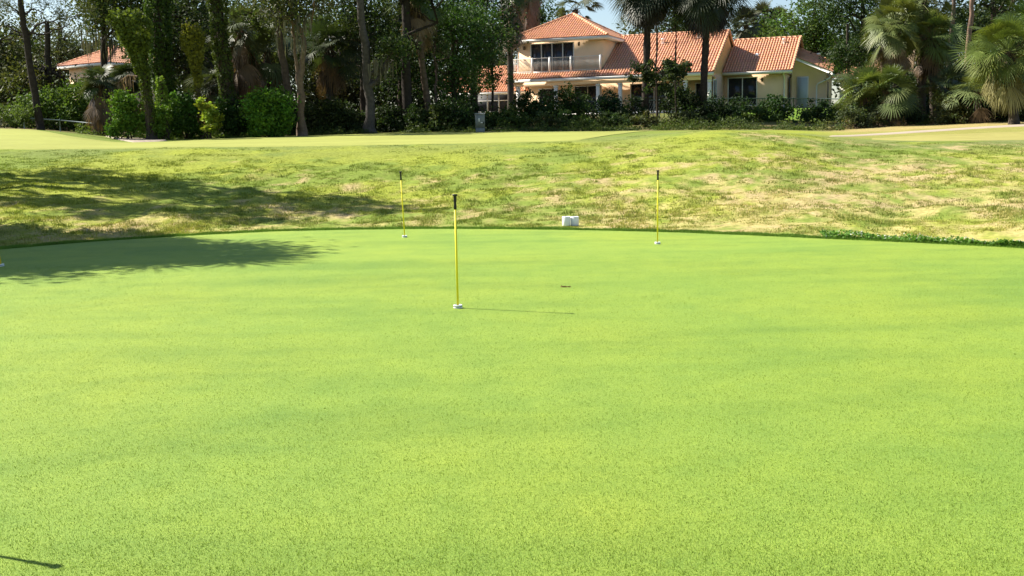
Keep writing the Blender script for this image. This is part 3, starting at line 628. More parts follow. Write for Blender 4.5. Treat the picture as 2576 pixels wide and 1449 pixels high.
    pane_window(t, 'wing_door', .20, 2.38, 4.67, .42, z(5.72), 2)
    pane_window(t, 'porch_door', -11.6, -9.4, 2.77, .15, 2.2, 2); pane_window(t, 'porch_door', -7.0, -4.2, 2.77, .15, 2.2, 3)
    pane_window(t, 'window', -1.9, -1.15, 2.77, 1.1, 2.1, 1); pane_window(t, 'window', -14.6, -13.2, 2.77, .9, 2.1, 1)
    b = B(); b.box(-.15, -.11, .56, 1.86, z(5.46), z(5.54)); b.box(-.15, -.11, .56, .64, .1, z(5.46)); b.box(-.15, -.11, 1.78, 1.86, .1, z(5.46)); b.box(-.15, -.112, .64, 1.78, .82, .90); b.box(-.15, -.112, 1.18, 1.23, .9, z(5.46)); f = b.build('porch_side_frame', M['trim'], t)
    b = B(); b.box(-.15, -.125, .64, 1.78, .1, z(5.46)); b.build('pane', M['glass'], f)  # dark sheet standing in for the shade inside the open porch side
    b = B(); b.box(4.64, 4.67, 5.7, 6.7, .3, 2.45); b.build('side_window', M['glass'], t)
    b = B(); b.box(5.05, 5.93, 6.93, 7.0, .15, 2.52); f = b.build('annex_door', M['trim'], t); b = B(); b.box(5.13, 5.85, 6.91, 6.93, .2, 2.44); b.build('door_leaf', M['door'], f)
    b = B(); b.box(7.25, 7.28, 7.9, 8.7, .6, 2.1); b.build('side_window', M['glass'], t)
    # balcony railing: posts are parts, balusters surface pattern
    b = B(); zt = z(7.68); zb = z(6.56)
    for za, zc in ((zt - .04, zt), (zb + .06, zb + .10)): b.box(-16.2, -8.85, .87, .93, za, zc); b.box(-16.22, -16.16, .93, 1.9, za, zc); b.box(-8.9, -8.84, .93, 1.5, za, zc)
    for x in np.arange(-16.1, -8.9, .10): b.box(x - .009, x + .009, .891, .909, zb + .10, zt - .04)
    for c in np.arange(1.0, 1.9, .11): b.box(-16.199, -16.181, c - .009, c + .009, zb + .1, zt - .04)
    rl = b.build('balcony_railing', M['trim'], t)
    for x in (-16.19, -14.45, -13.0, -11.25, -8.87):
        b = B(); b.box(x - .07, x + .07, .83, .97, zb - .05, zt + .05); b.build('post', M['trim'], rl)
    for x, c, w in ((-15.3, 1.5, z(8.55)), (-10.75, 1.5, z(8.65)), (2.78, 4.7, z(5.55))): sconce(t, x, c, w)
    # downspouts
    for P in ([(-16.5, 1.0, E2 - .25), (-16.4, 1.1, E2 - .4), (-15.86, 1.44, E2 - .75), (-15.86, 1.44, z(6.6))], [(4.4, 4.04, WE - .2), (4.42, 4.2, WE - .35), (4.42, 4.63, WE - .55), (4.42, 4.63, .1)], [(7.62, 6.80, ax(7.70) - .25), (7.5, 6.85, ax(7.70) - .45), (6.65, 6.93, 1.95), (6.55, 6.94, 1.8), (6.55, 6.94, .1)]):
        b = B(); b.tube(P, .055, 8); b.build('downspout', M['trim'], t)
    return t
main_house()
# patio chairs and rail behind the hedge are too hidden to read: only the white porch rail shows
def hip_house(label, px, py, Y, rot, half, hw, roofh, wallh, seed, name='stucco_house', wallm='stucco', cage=False):
    rng = rs(seed); q = at(px, py, Y); zg = float(gz(q[0], Y)); ez = float(q[2]) - zg
    t = thing(name, label, 'house', (float(q[0]), Y, zg), rot)
    b = B(); x, y = half; b.box(-x + .6, x - .6, -y + .6, y - .6, -.4, ez - .1); b.build('wall', M[wallm], t)
    b = B(); rl = hw   # half ridge length
    A = [np.array([-rl, 0, ez + roofh]), np.array([rl, 0, ez + roofh])]; c4 = [np.array([-x, -y, ez]), np.array([x, -y, ez]), np.array([x, y, ez]), np.array([-x, y, ez])]
    for i, top in ((0, (A[0], A[1])), (1, (A[1], A[1])), (2, (A[1], A[0])), (3, (A[0], A[0]))):
        P = c4[i]; Q = c4[(i + 1) % 4]; eu = Q - P; L = np.linalg.norm(eu); eu = eu / L; e = top[0] - P; e = e - (e @ eu) * eu; H = np.linalg.norm(e)
        pl = [(0, 0), (L, 0), ((top[1] - P) @ eu, H)] + ([((top[0] - P) @ eu, H)] if np.linalg.norm(top[0] - top[1]) > .01 else [])
        tiles(b, P, eu, e, pl, rng)
    for i, a in ((0, A[0]), (1, A[1]), (2, A[1]), (3, A[0])): caps(b, c4[i] + [0, 0, .05], a + [0, 0, .06], rng, .11)
    b.build('roof', M['tile'], t)
    b = B(); b.box(-x, x, -y - .04, -y + .04, ez - .22, ez - .02); b.box(x - .04, x + .04, -y + .04, y, ez - .22, ez - .02); b.box(-x - .04, -x + .04, -y + .04, y, ez - .22, ez - .02); b.build('fascia', M['trim'], t)
    if cage:
        b = B(); 
        for xx in np.linspace(-x + .5, x - .5, 7): b.box(xx - .05, xx + .05, -y + .40, -y + .50, 0, ez - .2)
        for zz in (.12, 1.05): b.box(-x + .5, x - .5, -y + .41, -y + .49, zz, zz + .07)
        b.build('screen_frame', M['trim'], t); b = B(); b.box(-x + .5, x - .5, -y + .52, -y + .55, 0, ez - .2); b.build('screen_panel', M['screen'], t)
    return t
hip_house('orange tiled hip roof house half hidden among trees at the left', 292, 166, 86, -math.radians(35), (3.1, 3.1), .05, 1.45, 3, 201)
hip_house('small white house with a screened porch just left of the balcony house', 1262, 236, 96, -math.radians(20), (3.6, 4), 1.6, 2.4, 3, 202, wallm='stone', cage=True)
hip_house('far white walled house glimpsed right of the annex between palm fronds', 2190, 196, 100, -math.radians(25), (3.0, 3), .9, 1.3, 3, 203, wallm='stone')
hip_house('low white garden outbuilding glimpsed between dark trunks left of the screened porch', 1140, 212, 98, -math.radians(20), (1.5, 2.5), .4, .5, 3, 204, name='white_outbuilding', wallm='stone')

# ------------------------------------------------------------------ small built things
def utility_box():
    Y = 51.0; base = G(1207.5, Y); w = 22 / F * Y; h = .84
    t = thing('utility_pedestal', 'grey green utility pedestal box standing before the dark hedge', 'utility box', base, .05)
    b = B(); b.box(-w / 2, w / 2, -.2, .2, -.1, .22); b.build('base', M['box'], t)
    b = B(); b.box(-w / 2 - .012, w / 2 + .012, -.212, .212, .22, h); b.build('cover', M['box'], t)
    b = B(); b.prism([(-.235, h), (.235, h), (.235, h + .03), (0, h + .055), (-.235, h + .03)], 'x', -w / 2 - .03, w / 2 + .03); b.build('lid', M['box'], t)
    b = B(); b.box(-.07, -.03, -.218, -.212, .50, .66); b.box(.03, .12, -.218, -.212, .43, .47); b.build('sticker', M['white'], t)
    b = B(); b.box(.15, .18, -.24, -.212, .38, .5); b.build('latch', M['rail'], t)
utility_box()
def fence(label, pts, Y, h, m, mesh=True, group=None):
    P = np.array([G(px, y) for px, y in zip(pts, Y)]); t = thing('chain_link_fence', label, 'fence', tuple(P[0]), 0, group); Q = P - P[0]
    k = max(3, int(np.linalg.norm(Q[-1]) / 3)); s = np.linspace(0, len(Q) - 1, k); W = np.stack([np.interp(s, np.arange(len(Q)), Q[:, i]) for i in range(3)], 1)
    for w in W: b = B(); b.tube([w - [0, 0, .2], w + [0, 0, h]], .03, 7); b.lathe([(.034, h), (.034, h + .03), (0, h + .06)], 7, w); b.build('post', m, t, True)
    b = B(); b.tube(W + [0, 0, h - .02], .03, 6); b.build('top_rail', m, t, True)
    if mesh:
        b = B(); n = int(np.linalg.norm(Q[-1]) / .16)
        for i in range(n):
            q = W[0] + (W[-1] - W[0]) * i / n; q = np.array([np.interp(q[0], W[:, 0], W[:, j]) for j in range(3)])
            for dx in (-h * .5, h * .5):
                e = np.array([np.interp(np.clip(q[0] + dx, W[0, 0], W[-1, 0]), W[:, 0], W[:, j]) for j in range(3)]); b.tube([q + [0, 0, .03], e + [0, 0, h - .05]], .0035, 3, cap=False)
        b.build('wire_mesh', m, t)
fence('low fence with a pale top rail behind the leaning pine at far left', [60, 150, 255], [52.5, 52.8, 53], .55, M['palerail'], False)
fence('dark chain link fence running behind the shrubs in front of the balcony house', [1290, 1600, 1900, 2140], [68, 68, 67, 66], 1.2, M['rail'])
def windscreen():
    Y = 59; a = np.array(G(2268, Y)); c = np.array(G(2366, Y + 1)); t = thing('windscreen_fence', 'sagging pale green windscreen fence behind the palms on the right', 'fence', tuple(a)); d = c - a
    for i in range(4):
        w = d * i / 3; b = B(); b.tube([w - [0, 0, .2], w + [0, 0, 1.75]], .035, 7); b.build('post', M['rail'], t)
    b = B(); b.tube([d * q + [0, 0, 1.72 - .3 * math.sin(q * 3.14)] for q in np.linspace(0, 1, 9)], .035, 6); b.tube([[0, 0, .75] + d * 0, d + [0, 0, .8]], .03, 6); b.build('rail', M['rail'], t)
    b = B(); n = 16; T = np.linspace(0, 1, n); V = np.concatenate([[d * q + [0, .03 * math.sin(q * 40) + .05, .15] for q in T], [d * q + [0, .03 * math.sin(q * 40) + .05, 1.66 - .3 * math.sin(q * 3.14)] for q in T]]); b.add(V, [(i, i + 1, n + i + 1, n + i) for i in range(n - 1)]); b.build('netting', M['net'], t)
windscreen()
# ------------------------------------------------------------------ trees and plants
OAK = (.050, .078, .024); OAKL = (.085, .115, .036); LIME = (.14, .26, .032); YEL = (.30, .38, .045); DEEP = (.036, .066, .020); MID = (.06, .12, .024)
def rect(seed, x0, x1, y0, y1, k, r, dy=2.):
    g = rs(seed); out = []
    for i in range(k):
        s = r * (.75 + .5 * g.random()); out.append((x0 + (x1 - x0) * g.random(), y0 + (y1 - y0) * g.random(), dy * (g.random() * 2 - 1), s * 1.15, s, s * .85))
    return out
BIG = 'tall dark oaks massed behind the wood edge'
def oak(label, px, Y, box, k, r, n, col, seed, top=-120, lean=0, tr=.26, size=.2, moss=None, group=BIG, **kw):
    return tree('oak_tree', label, px, Y, [(px, 0, tr), (px + lean * .5, 170, tr * .85), (px + lean, 60, tr * .7), (px + lean * 1.3, top, tr * .4)], rect(seed, *box, k, r), n, size, col, seed, moss=moss, group=group, **kw)
def mossy(x0, x1, y0, y1, k, seed): g = rs(seed); return [(x0 + (x1 - x0) * g.random(), y0 + (y1 - y0) * g.random()) for _ in range(k)]

# leaning pine at the far left
def pine(label, px, Y, trunk, limbs, sprays, seed, bark, n=260):
    base = G(px, Y); rng = rs(seed); t = thing('pine_tree', label, 'tree', base, 0, 'slender pines with bare trunks')
    pts = np.array([[0, 0, -.15]] + [rel(a, c, Y, base) for a, c, r in trunk[1:]]); r = np.array([q[2] for q in trunk]); s = np.linspace(0, len(pts) - 1, 18)
    P = np.stack([np.interp(s, np.arange(len(pts)), pts[:, i]) for i in range(3)], 1); P[1:-1] += rng.normal(0, .02, (16, 3))
    b = B(); b.tube(P, np.interp(s, np.arange(len(pts)), r), 9, bark, wob=.12, rng=rng); b.build('trunk', M['bark'], t, True)
    for L in limbs:
        b = B(); q = np.array([rel(a, c, Y + .2 * i, base) for i, (a, c) in enumerate(L)]); s2 = np.linspace(0, len(q) - 1, 12); Q = np.stack([np.interp(s2, np.arange(len(q)), q[:, i]) for i in range(3)], 1); Q[1:] += rng.normal(0, .03, (11, 3))
        b.tube(Q, np.linspace(.06, .012, 12), 5, bark)
        for _ in range(6):
            k = int(rng.integers(3, 11)); e = Q[k] + rng.normal(0, .4, 3); b.tube(limb_path(rng, Q[k], e, 4, .3), np.linspace(.016, .006, 4), 4, bark)
        b.build('branch', M['bark'], t)
    b = B()
    for a, c, R in sprays:
        q = rel(a, c, Y + rng.normal(0, .5), base); m = n
        cc = q + rng.normal(0, R * .5, (9, 3)); P = cc[rng.integers(0, 9, m)] + rng.normal(0, .13, (m, 3)); b.leaves(P, .26, (.085, .10, .035), rng, ratio=.08)
    b.build('needles', M['leaf'], t); return t
pine('slender dark pine leaning left with a long bare branch at the far left', 102, 51, [(102, 0, .19), (86, 230, .17), (70, 120, .155), (55, 30, .13), (47, -60, .11), (38, -220, .08)],
     [[(70, 92), (85, 68), (120, 54), (165, 46), (217, 28)], [(66, 80), (100, 90), (140, 75), (175, 62)], [(58, 44), (40, 25), (15, 12)], [(57, 40), (85, 22), (110, 30)], [(66, 100), (40, 75), (10, 60)]],
     [(20, 8, .6), (5, 22, .4), (112, 6, .7), (140, 14, .45), (90, -10, .6), (60, -60, 1.), (20, -50, .9), (110, -60, 1.), (215, 22, .35), (165, 40, .3)], 31, (.075, .06, .055))
pine('slim pale pink barked pine trunk lit by the sun near the right edge', 2424, 60, [(2424, 0, .15), (2430, 170, .14), (2438, 90, .13), (2446, 0, .12), (2455, -150, .09)], [[(2433, 150), (2415, 152), (2395, 158)], [(2445, 5), (2470, -20), (2500, -30)]], [(2450, -90, 1.2), (2500, -60, .9), (2410, -70, .9)], 32, (.40, .27, .20))
pine('thin grey pine trunk standing left of the pale pink one', 2378, 61, [(2378, 0, .13), (2386, 150, .12), (2396, 60, .11), (2402, -90, .08)], [[(2394, 70), (2375, 40), (2350, 20)]], [(2400, -70, 1.)], 33, (.24, .19, .15))

# far and middle-distance oaks, left to right
def O(label, px, Y, box, k, r, n, col, seed, **kw): return oak(label, px, Y, box, k, r, n, col, seed, **kw)
O('broad oak with yellowish leaves at the left edge beside the leaning pine', -30, 63, (-160, 40, 70, 260), 11, 1.7, 9000, (.08, .10, .032), 41, top=40)
O('sunlit grey green oak behind the orange hip roof and the leaning pine', 150, 97, (50, 290, 60, 190), 16, 2.2, 12000, (.082, .105, .045), 42, top=60)
O('low olive oak under the eave of the orange hip roof at left', 120, 62, (10, 175, 165, 260), 9, 1.1, 7000, (.085, .10, .03), 43, top=150, tr=.2)
O('dark oak with hanging moss arching above the orange hip roof', 262, 61, (190, 330, -80, 40), 9, 1.4, 8500, OAKL, 44, moss=(mossy(200, 330, 30, 110, 26, 1), 1.3), top=-60, tr=.22)
O('tall dense oak behind the tallest vine covered snag', 430, 66, (360, 520, -90, 160), 13, 1.9, 11000, OAK, 45)
O('oak with pale glossy leaves behind the yellow topped vine snag', 470, 72, (420, 580, -60, 200), 12, 1.8, 9500, OAKL, 46)
O('oak with bare grey twigs between two vine covered trunks', 640, 67, (590, 700, 0, 200), 9, 1.5, 6500, (.07, .085, .035), 47, moss=(mossy(600, 740, 20, 110, 24, 2), .9), top=0)
O('feathery oak crown below the small sky gap left of centre', 800, 70, (745, 880, 55, 230), 10, 1.5, 7500, OAKL, 48, top=50, moss=(mossy(790, 880, 60, 120, 16, 3), .8))
O('dark oak draped with pale hanging moss right of the forked trunk', 915, 60, (840, 980, -60, 95), 9, 1.5, 8000, OAK, 49, moss=(mossy(868, 930, 55, 120, 34, 4), 1.3), top=-40, tr=.2)
O('very dark oak crown behind the thick black trunk', 1010, 64, (950, 1090, -80, 200), 13, 1.8, 10500, DEEP, 50)
O('brownish shaded oak low behind the middle trunks', 860, 66, (770, 960, 170, 290), 9, 1.4, 7500, (.065, .072, .026), 51, top=150)
O('dark low oak filling the gap behind the leaning palm', 1060, 70, (970, 1110, 130, 260), 9, 1.5, 7000, (.04, .06, .02), 52, top=120)
O('dim oak low between the vine covered trunks and the round bush', 560, 64, (430, 690, 170, 290), 12, 1.5, 9500, (.052, .066, .024), 53, top=150)
O('leafy dark green oak left of the balcony house reaching the top of the photo', 1140, 60, (1095, 1190, 20, 250), 13, 1.15, 10000, (.05, .105, .024), 54, tr=.16, size=.17, top=0)
O('dark oak behind the leafy green one with gaps of sky', 1190, 69, (1110, 1260, -80, 130), 11, 1.6, 7500, DEEP, 55)
O('slim light green tree before the screened porch', 1238, 64, (1205, 1266, 70, 215), 10, .62, 3400, (.075, .125, .032), 56, tr=.075, size=.16, top=50, clump=.34)
O('round bright green oak top left of the hip roof peak', 1352, 97, (1322, 1375, 5, 70), 6, 1.3, 3200, (.055, .12, .022), 57, top=20, size=.24)
O('large fresh green oak rising behind the wing roof', 2050, 92, (1975, 2110, 10, 170), 13, 2.0, 11000, (.085, .15, .032), 58, size=.24, top=20)
O('very dark oak right of the fresh green one above the annex', 2170, 84, (2095, 2250, -70, 165), 15, 2.1, 12000, DEEP, 59, size=.22)
O('dark oak behind the big sabal palms on the right', 2330, 72, (2230, 2420, -70, 170), 14, 1.9, 11000, DEEP, 60)
O('shady oak behind the slim pink pine trunk', 2500, 70, (2420, 2640, -60, 180), 14, 1.9, 11000, (.045, .07, .022), 61)
O('dark oak crown between the two long skirted palms behind the house', 1700, 98, (1640, 1800, -60, 70), 9, 2.2, 6500, DEEP, 62, size=.26)
O('small forked dark tree at the right corner of the annex', 2132, 73, (2105, 2165, 120, 170), 5, .8, 1800, (.05, .08, .024), 63, tr=.11, top=120)

# bare and vine covered trunks
VG = (.085, .14, .028)
vine_trunk('tallest vine covered snag with a bushy head, in front of the hip roof', 380, 49.5, [(380, 0, .24, .16), (374, 260, .2, .2), (362, 195, .19, .27), (350, 135, .18, .4), (338, 85, .16, .82), (327, 52, .1, .85), (316, 32, .06, .55)], 6500, (.115, .16, .03), 71, size=.15)
vine_trunk('thick dark vine column just right of the tallest snag', 428, 52, [(428, 0, .26, .55), (415, 250, .24, .5), (405, 170, .22, .55), (398, 60, .2, .6), (400, -60, .15, .7)], 6500, (.06, .105, .024), 72, size=.15)
vine_trunk('shorter vine snag with a yellow green rounded head', 506, 51, [(508, 0, .13, .06), (502, 240, .12, .12), (495, 180, .11, .22), (489, 130, .1, .42), (484, 88, .08, .55), (481, 68, .05, .38)], 3400, (.19, .20, .034), 73)
vine_trunk('tall vine wrapped trunk right of the yellow headed snag', 580, 52, [(580, 0, .3, .3), (572, 240, .28, .36), (560, 140, .25, .42), (548, 50, .24, .45), (538, -70, .2, .5)], 5200, (.085, .12, .032), 74)
vine_trunk('climbing vine mound on a stump between snags', 412, 50.5, [(412, 0, .1, .4), (410, 280, .1, .36), (406, 225, .08, .25), (402, 195, .05, .12)], 1700, (.18, .28, .045), 75)
T_ = lambda *a, **k: tree('old_trunk_tree', *a, group='tall bare trunks of the wood edge', **k)
T_('dark straight trunk with a sunlit left edge left of the forked one', 730, 53, [(730, 0, 0.218), (722, 220, 0.191), (706, 110, 0.165), (697, 40, 0.145), (690, -80, 0.119)], rect(81, 660, 780, -90, 20, 6, 1.3), 4200, .18, OAKL, 81, bark=(.15, .115, .09))
T_('forked pale barked trunk standing closest to the fairway', 758, 50.8, [(758, 0, 0.178), (759, 260, 0.158), (756, 195, 0.145), (766, 120, 0.112), (758, 75, 0.092), (738, 30, 0.079), (722, -40, 0.066)], rect(82, 690, 800, -30, 80, 6, .8), 2400, .16, (.075, .09, .03), 82, bark=(.26, .19, .14), moss=(mossy(700, 790, 20, 100, 20, 7), .9))
T_('leaning companion stem splitting from the forked pale trunk', 752, 51.2, [(754, 0, 0.106), (754, 250, 0.099), (748, 180, 0.086), (741, 130, 0.073), (738, 60, 0.059)], [], 10, .1, OAK, 83, bark=(.30, .22, .16), limbs=False)
T_('stout grey trunk with a mossy left side near the centre', 930, 53, [(932, 0, 0.251), (929, 250, 0.224), (920, 130, 0.198), (908, 50, 0.172), (900, -60, 0.132)], rect(84, 940, 1010, 90, 150, 3, .7), 1500, .17, (.05, .08, .022), 84, bark=(.15, .135, .12), moss=(mossy(940, 985, 140, 180, 12, 8), .8))
T_('thick nearly black trunk rising out of sight near the centre', 1024, 55, [(1024, 0, 0.277), (1025, 250, 0.251), (1024, 120, 0.224), (1020, -80, 0.185)], rect(85, 960, 1120, -90, 0, 6, 1.2), 3200, .18, DEEP, 85, bark=(.06, .05, .042))
T_('thin crooked grey stem right of the leaning palm', 1098, 58, [(1098, 0, 0.073), (1096, 220, 0.066), (1094, 140, 0.053), (1099, 60, 0.040)], rect(86, 1080, 1120, 60, 120, 2, .5), 400, .14, OAK, 86, bark=(.20, .15, .12))

# palms
PG = (.085, .12, .034)
palm('small sabal palm with a shaggy skirt beside the low pale rail', 248, 53, (250, 205), .15, 301, nf=24, R=.75, pet=.55, skirt=34, skirtlen=1.8, col=(.08, .11, .04))
p2 = palm('dark palm with one long arching dead frond before the hip roof', 338, 55, (322, 196), .14, 302, nf=22, R=.7, pet=.5, skirt=10, skirtlen=.8, col=(.045, .07, .024))
b = B(); bs = np.array(p2.location); q = np.array([np.array(at(a, c, 53.2)) - bs for a, c in ((345, 193), (322, 190), (298, 208), (282, 235), (272, 262))]); s = np.linspace(0, 4, 18); Q = np.stack([np.interp(s, range(5), q[:, i]) for i in range(3)], 1); b.tube(Q, np.linspace(.05, .02, 18), 6, (.24, .18, .13)); moss_strips(b, rs(9), Q[3:], .7, (.26, .19, .14), .022); b.build('arching_frond', M['moss'], p2)
palm('reddish trunked palm with drooping fronds left of the round bush', 608, 55, (612, 80), .2, 303, nf=32, R=1., pet=1., skirt=26, skirtlen=2.2, bark=(.22, .12, .075), col=(.09, .115, .045))
palm('broad palm with many drooping blades behind the round bush', 665, 57, (672, 130), .17, 304, nf=38, R=1.05, pet=1.1, skirt=22, skirtlen=1.5, col=(.085, .12, .045), elmin=-60)
palm('short palm between the vine snags with brown tipped fronds', 538, 55, (536, 215), .16, 305, nf=26, R=.9, pet=.8, skirt=22, skirtlen=1., dead=(.26, .15, .09), col=(.08, .10, .035))
palm('dark palm whose crown hangs right of the forked trunk', 830, 58, (828, 120), .18, 306, nf=34, R=1.1, pet=1.1, skirt=20, col=(.05, .075, .026))
palm('leaning thin palm with a tan skirt left of the leafy green oak', 1086, 56, (1046, -15), .15, 307, nf=26, R=1., pet=1., skirt=34, skirtlen=1.7, dead=(.30, .22, .13), bark=(.19, .14, .10), lean=-.1)
palm('palm with long brown skirt left of the hip roof, nearer the roof', 1338, 92, (1330, -45), .22, 308, nf=26, R=1.3, pet=1.2, skirt=60, skirtlen=4.2, dead=(.20, .14, .10), w=.08)
palm('palm with long brown skirt left of the hip roof, farther from the roof', 1285, 84, (1282, -35), .22, 309, nf=26, R=1.2, pet=1.2, skirt=60, skirtlen=4.0, dead=(.22, .16, .11), w=.075)
palm('palm crown open against the sky above the hip roof peak', 1446, 96, (1448, 25), .22, 310, nf=17, R=1.15, pet=1.5, skirt=8, skirtlen=.6, col=(.075, .105, .05), elmin=-32, elmax=62, w=.09)
palm('tall dark skirted palm in front of the hip roof right edge', 1622, 63, (1632, -48), .19, 311, nf=110, R=1.25, pet=1.45, skirt=120, skirtlen=.9, col=(.05, .07, .03), dead=(.085, .068, .05), bark=(.10, .08, .065), elmin=-58)
palm('tall dark skirted palm in front of the main roof gable', 1766, 62, (1782, -36), .19, 312, nf=115, R=1.25, pet=1.5, skirt=125, skirtlen=1.0, col=(.05, .07, .03), dead=(.08, .064, .048), bark=(.10, .08, .065), elmin=-58)
for i, (px, hy, Y, d) in enumerate(((1878, 62, 99, 'leftmost'), (1918, 48, 101, 'middle'), (1956, 58, 103, 'rightmost'))):
    palm(f'{d} of three olive palms behind the ridge of the wing roof', px, Y, (px, hy), .2, 320 + i, nf=30, R=1.15, pet=1.05, skirt=24, skirtlen=1.4, col=(.10, .115, .065), dead=(.18, .14, .10), elmin=-65, elmax=88, w=.09)
palm('large sabal palm with tan fronds right of the annex', 2262, 57, (2248, 62), .2, 331, nf=66, R=.9, pet=1.1, skirt=40, skirtlen=1.6, col=(.145, .185, .05), dead=(.26, .18, .11), elmin=-65)
palm('bigger sabal palm behind with crown cut by the top of the photo', 2318, 59, (2318, 8), .22, 332, nf=64, R=.9, pet=1.15, skirt=40, skirtlen=2.2, col=(.14, .175, .05), dead=(.27, .19, .12), elmin=-60)
palm('sabal palm with sunlit fronds just left of the thin grey pine', 2348, 58, (2345, 95), .17, 333, nf=46, R=.85, pet=1., skirt=24, col=(.14, .19, .05), elmin=-50)
palm('low bright palmetto nearest the annex', 2176, 56.5, (2176, 235), .12, 334, nf=26, R=.95, pet=1., skirt=8, skirtlen=.5, col=(.15, .21, .055), elmin=-15, name='palmetto')
palm('low drooping palmetto left of the green windscreen', 2236, 55.5, (2236, 232), .14, 335, nf=30, R=1., pet=1., skirt=26, skirtlen=1., col=(.12, .165, .05), elmin=-45, name='palmetto')
palm('spiky pale palmetto in the thicket right of the windscreen', 2458, 54, (2458, 238), .12, 336, nf=20, R=.95, pet=.9, skirt=6, skirtlen=.4, col=(.19, .25, .09), elmin=-10, name='palmetto', nl=16)
palm('shaded palmetto at the right end of the green windscreen', 2385, 56, (2385, 225), .13, 337, nf=24, R=.9, pet=.9, skirt=10, col=(.075, .11, .035), elmin=-30, name='palmetto')
palm('big yellow green palm reaching in at the right edge', 2552, 50.5, (2535, 130), .2, 338, nf=60, R=1.1, pet=1.3, skirt=44, skirtlen=1.3, col=(.14, .19, .04), dead=(.28, .26, .10), elmin=-50)
palm('fresh green palm top cut by the right edge above the yellow one', 2610, 53, (2590, 85), .2, 339, nf=46, R=1.05, pet=1.2, skirt=14, col=(.12, .19, .04), elmin=-40)

# shrubs
Sh = shrub
def fountain(label, px, Y, seed):
    base = G(px, Y); rng = rs(seed); t = thing('arching_shrub', label, 'shrub', base); b = B(); c = B()
    for i in range(22):
        az = rng.random() * 6.28; l = 1.0 + .6 * rng.random(); T = np.linspace(0, 1, 9)[:, None]; sp = .45 + .5 * rng.random()
        P = np.array([math.cos(az), math.sin(az), 0]) * T * l * sp + np.array([0, 0, 1.]) * (T * l * 1.0 - T ** 2.5 * l * .25); b.tube(P, np.linspace(.018, .006, 9), 4, (.1, .12, .04))
        k = 70; s = .15 + .85 * rng.random(k); Q = np.stack([np.interp(s, T[:, 0], P[:, j]) for j in range(3)], 1) + rng.normal(0, .05, (k, 3)); c.leaves(Q, .13, (.12, .18, .045), rng, ratio=.45)
    b.build('stem', M['bark'], t); c.build('foliage', M['leaf'], t)
fountain('spray of arching leafy stems at the far left behind the mound', 38, 50.5, 400)
Sh('long dense hedge mass with a sunlit top beside the leaning pine', 150, 57, [(70, 285, 0, .8, .8, .9), (110, 262, 0, .9, .9, .9), (160, 255, .3, 1, .9, .9), (205, 252, 0, .9, .9, .9), (235, 280, 0, .7, .7, .8), (140, 290, -.3, 1.2, .8, .7), (195, 292, -.3, 1., .8, .7)], 8500, (.10, .17, .033), 401, size=.17)
Sh('tall fresh green bush left of the tallest vine snag', 322, 50, [(312, 255, 0, .5, .5, .55), (325, 290, 0, .75, .6, .6), (300, 305, -.2, .5, .5, .45), (345, 310, -.2, .5, .5, .45), (285, 328, -.4, .4, .4, .25)], 5500, LIME, 402)
Sh('green bush between the tallest snag and the dark vine column', 402, 49.8, [(398, 320, -.1, .35, .4, .45), (408, 290, 0, .4, .4, .4)], 1600, (.13, .24, .032), 403)
Sh('dark green bush between the dark vine column and the yellow one', 465, 51, [(452, 262, 0, .5, .5, .5), (472, 275, 0, .5, .5, .55), (460, 310, -.2, .6, .5, .5), (485, 318, -.2, .45, .4, .4)], 4600, (.08, .165, .028), 404)
Sh('narrow bright yellow green bush, the brightest of the wood edge', 520, 49.8, [(514, 262, 0, .32, .35, .42), (524, 290, -.1, .42, .4, .45), (530, 318, -.2, .40, .4, .35), (538, 300, .1, .35, .4, .4)], 2700, YEL, 405, clump=.24)
Sh('deep shaded bush between the yellow bush and the round one', 580, 51.5, [(568, 285, 0, .7, .6, .7), (600, 300, 0, .7, .6, .6), (585, 322, -.2, .8, .5, .4)], 4200, (.036, .08, .018), 406)
Sh('large round green bush before the reddish palm trunk', 672, 50.5, [(650, 265, 0, .7, .7, .65), (692, 258, 0, .8, .7, .65), (672, 295, -.2, .9, .7, .6), (705, 300, 0, .6, .6, .55), (655, 325, -.2, .5, .5, .3), (690, 328, 0, .5, .5, .3)], 9000, (.105, .23, .028), 407)
Sh('dark undergrowth bush right of the round bush below the forked trunk', 722, 52.5, [(720, 300, 0, .6, .6, .6), (738, 318, 0, .5, .5, .4)], 2200, (.03, .06, .016), 408)
for i, (px, py, h, col, lab) in enumerate(((795, 295, .6, (.07, .09, .028), 'olive thicket right of the forked trunk'), (845, 285, .8, (.05, .075, .022), 'dim bush midway between the forked and grey trunks'), (895, 300, .55, (.04, .06, .02), 'dark low bush left of the stout grey trunk'), (975, 295, .7, (.032, .055, .016), 'blackish bush between the grey and black trunks'), (1065, 300, .6, (.04, .07, .02), 'dark bush at the foot of the leaning palm'), (1108, 292, .6, (.075, .11, .03), 'patchy sunlit bush left of the utility pedestal'), (1150, 282, .75, (.03, .06, .016), 'dark bush below the leafy green oak'))):
    Sh(lab, px, 54.5, [(px - 14, py, 0, .6, .6, h), (px + 16, py + 6, .2, .6, .6, h * .9), (px, py + 22, -.3, .9, .6, .45)], 3000, col, 410 + i)
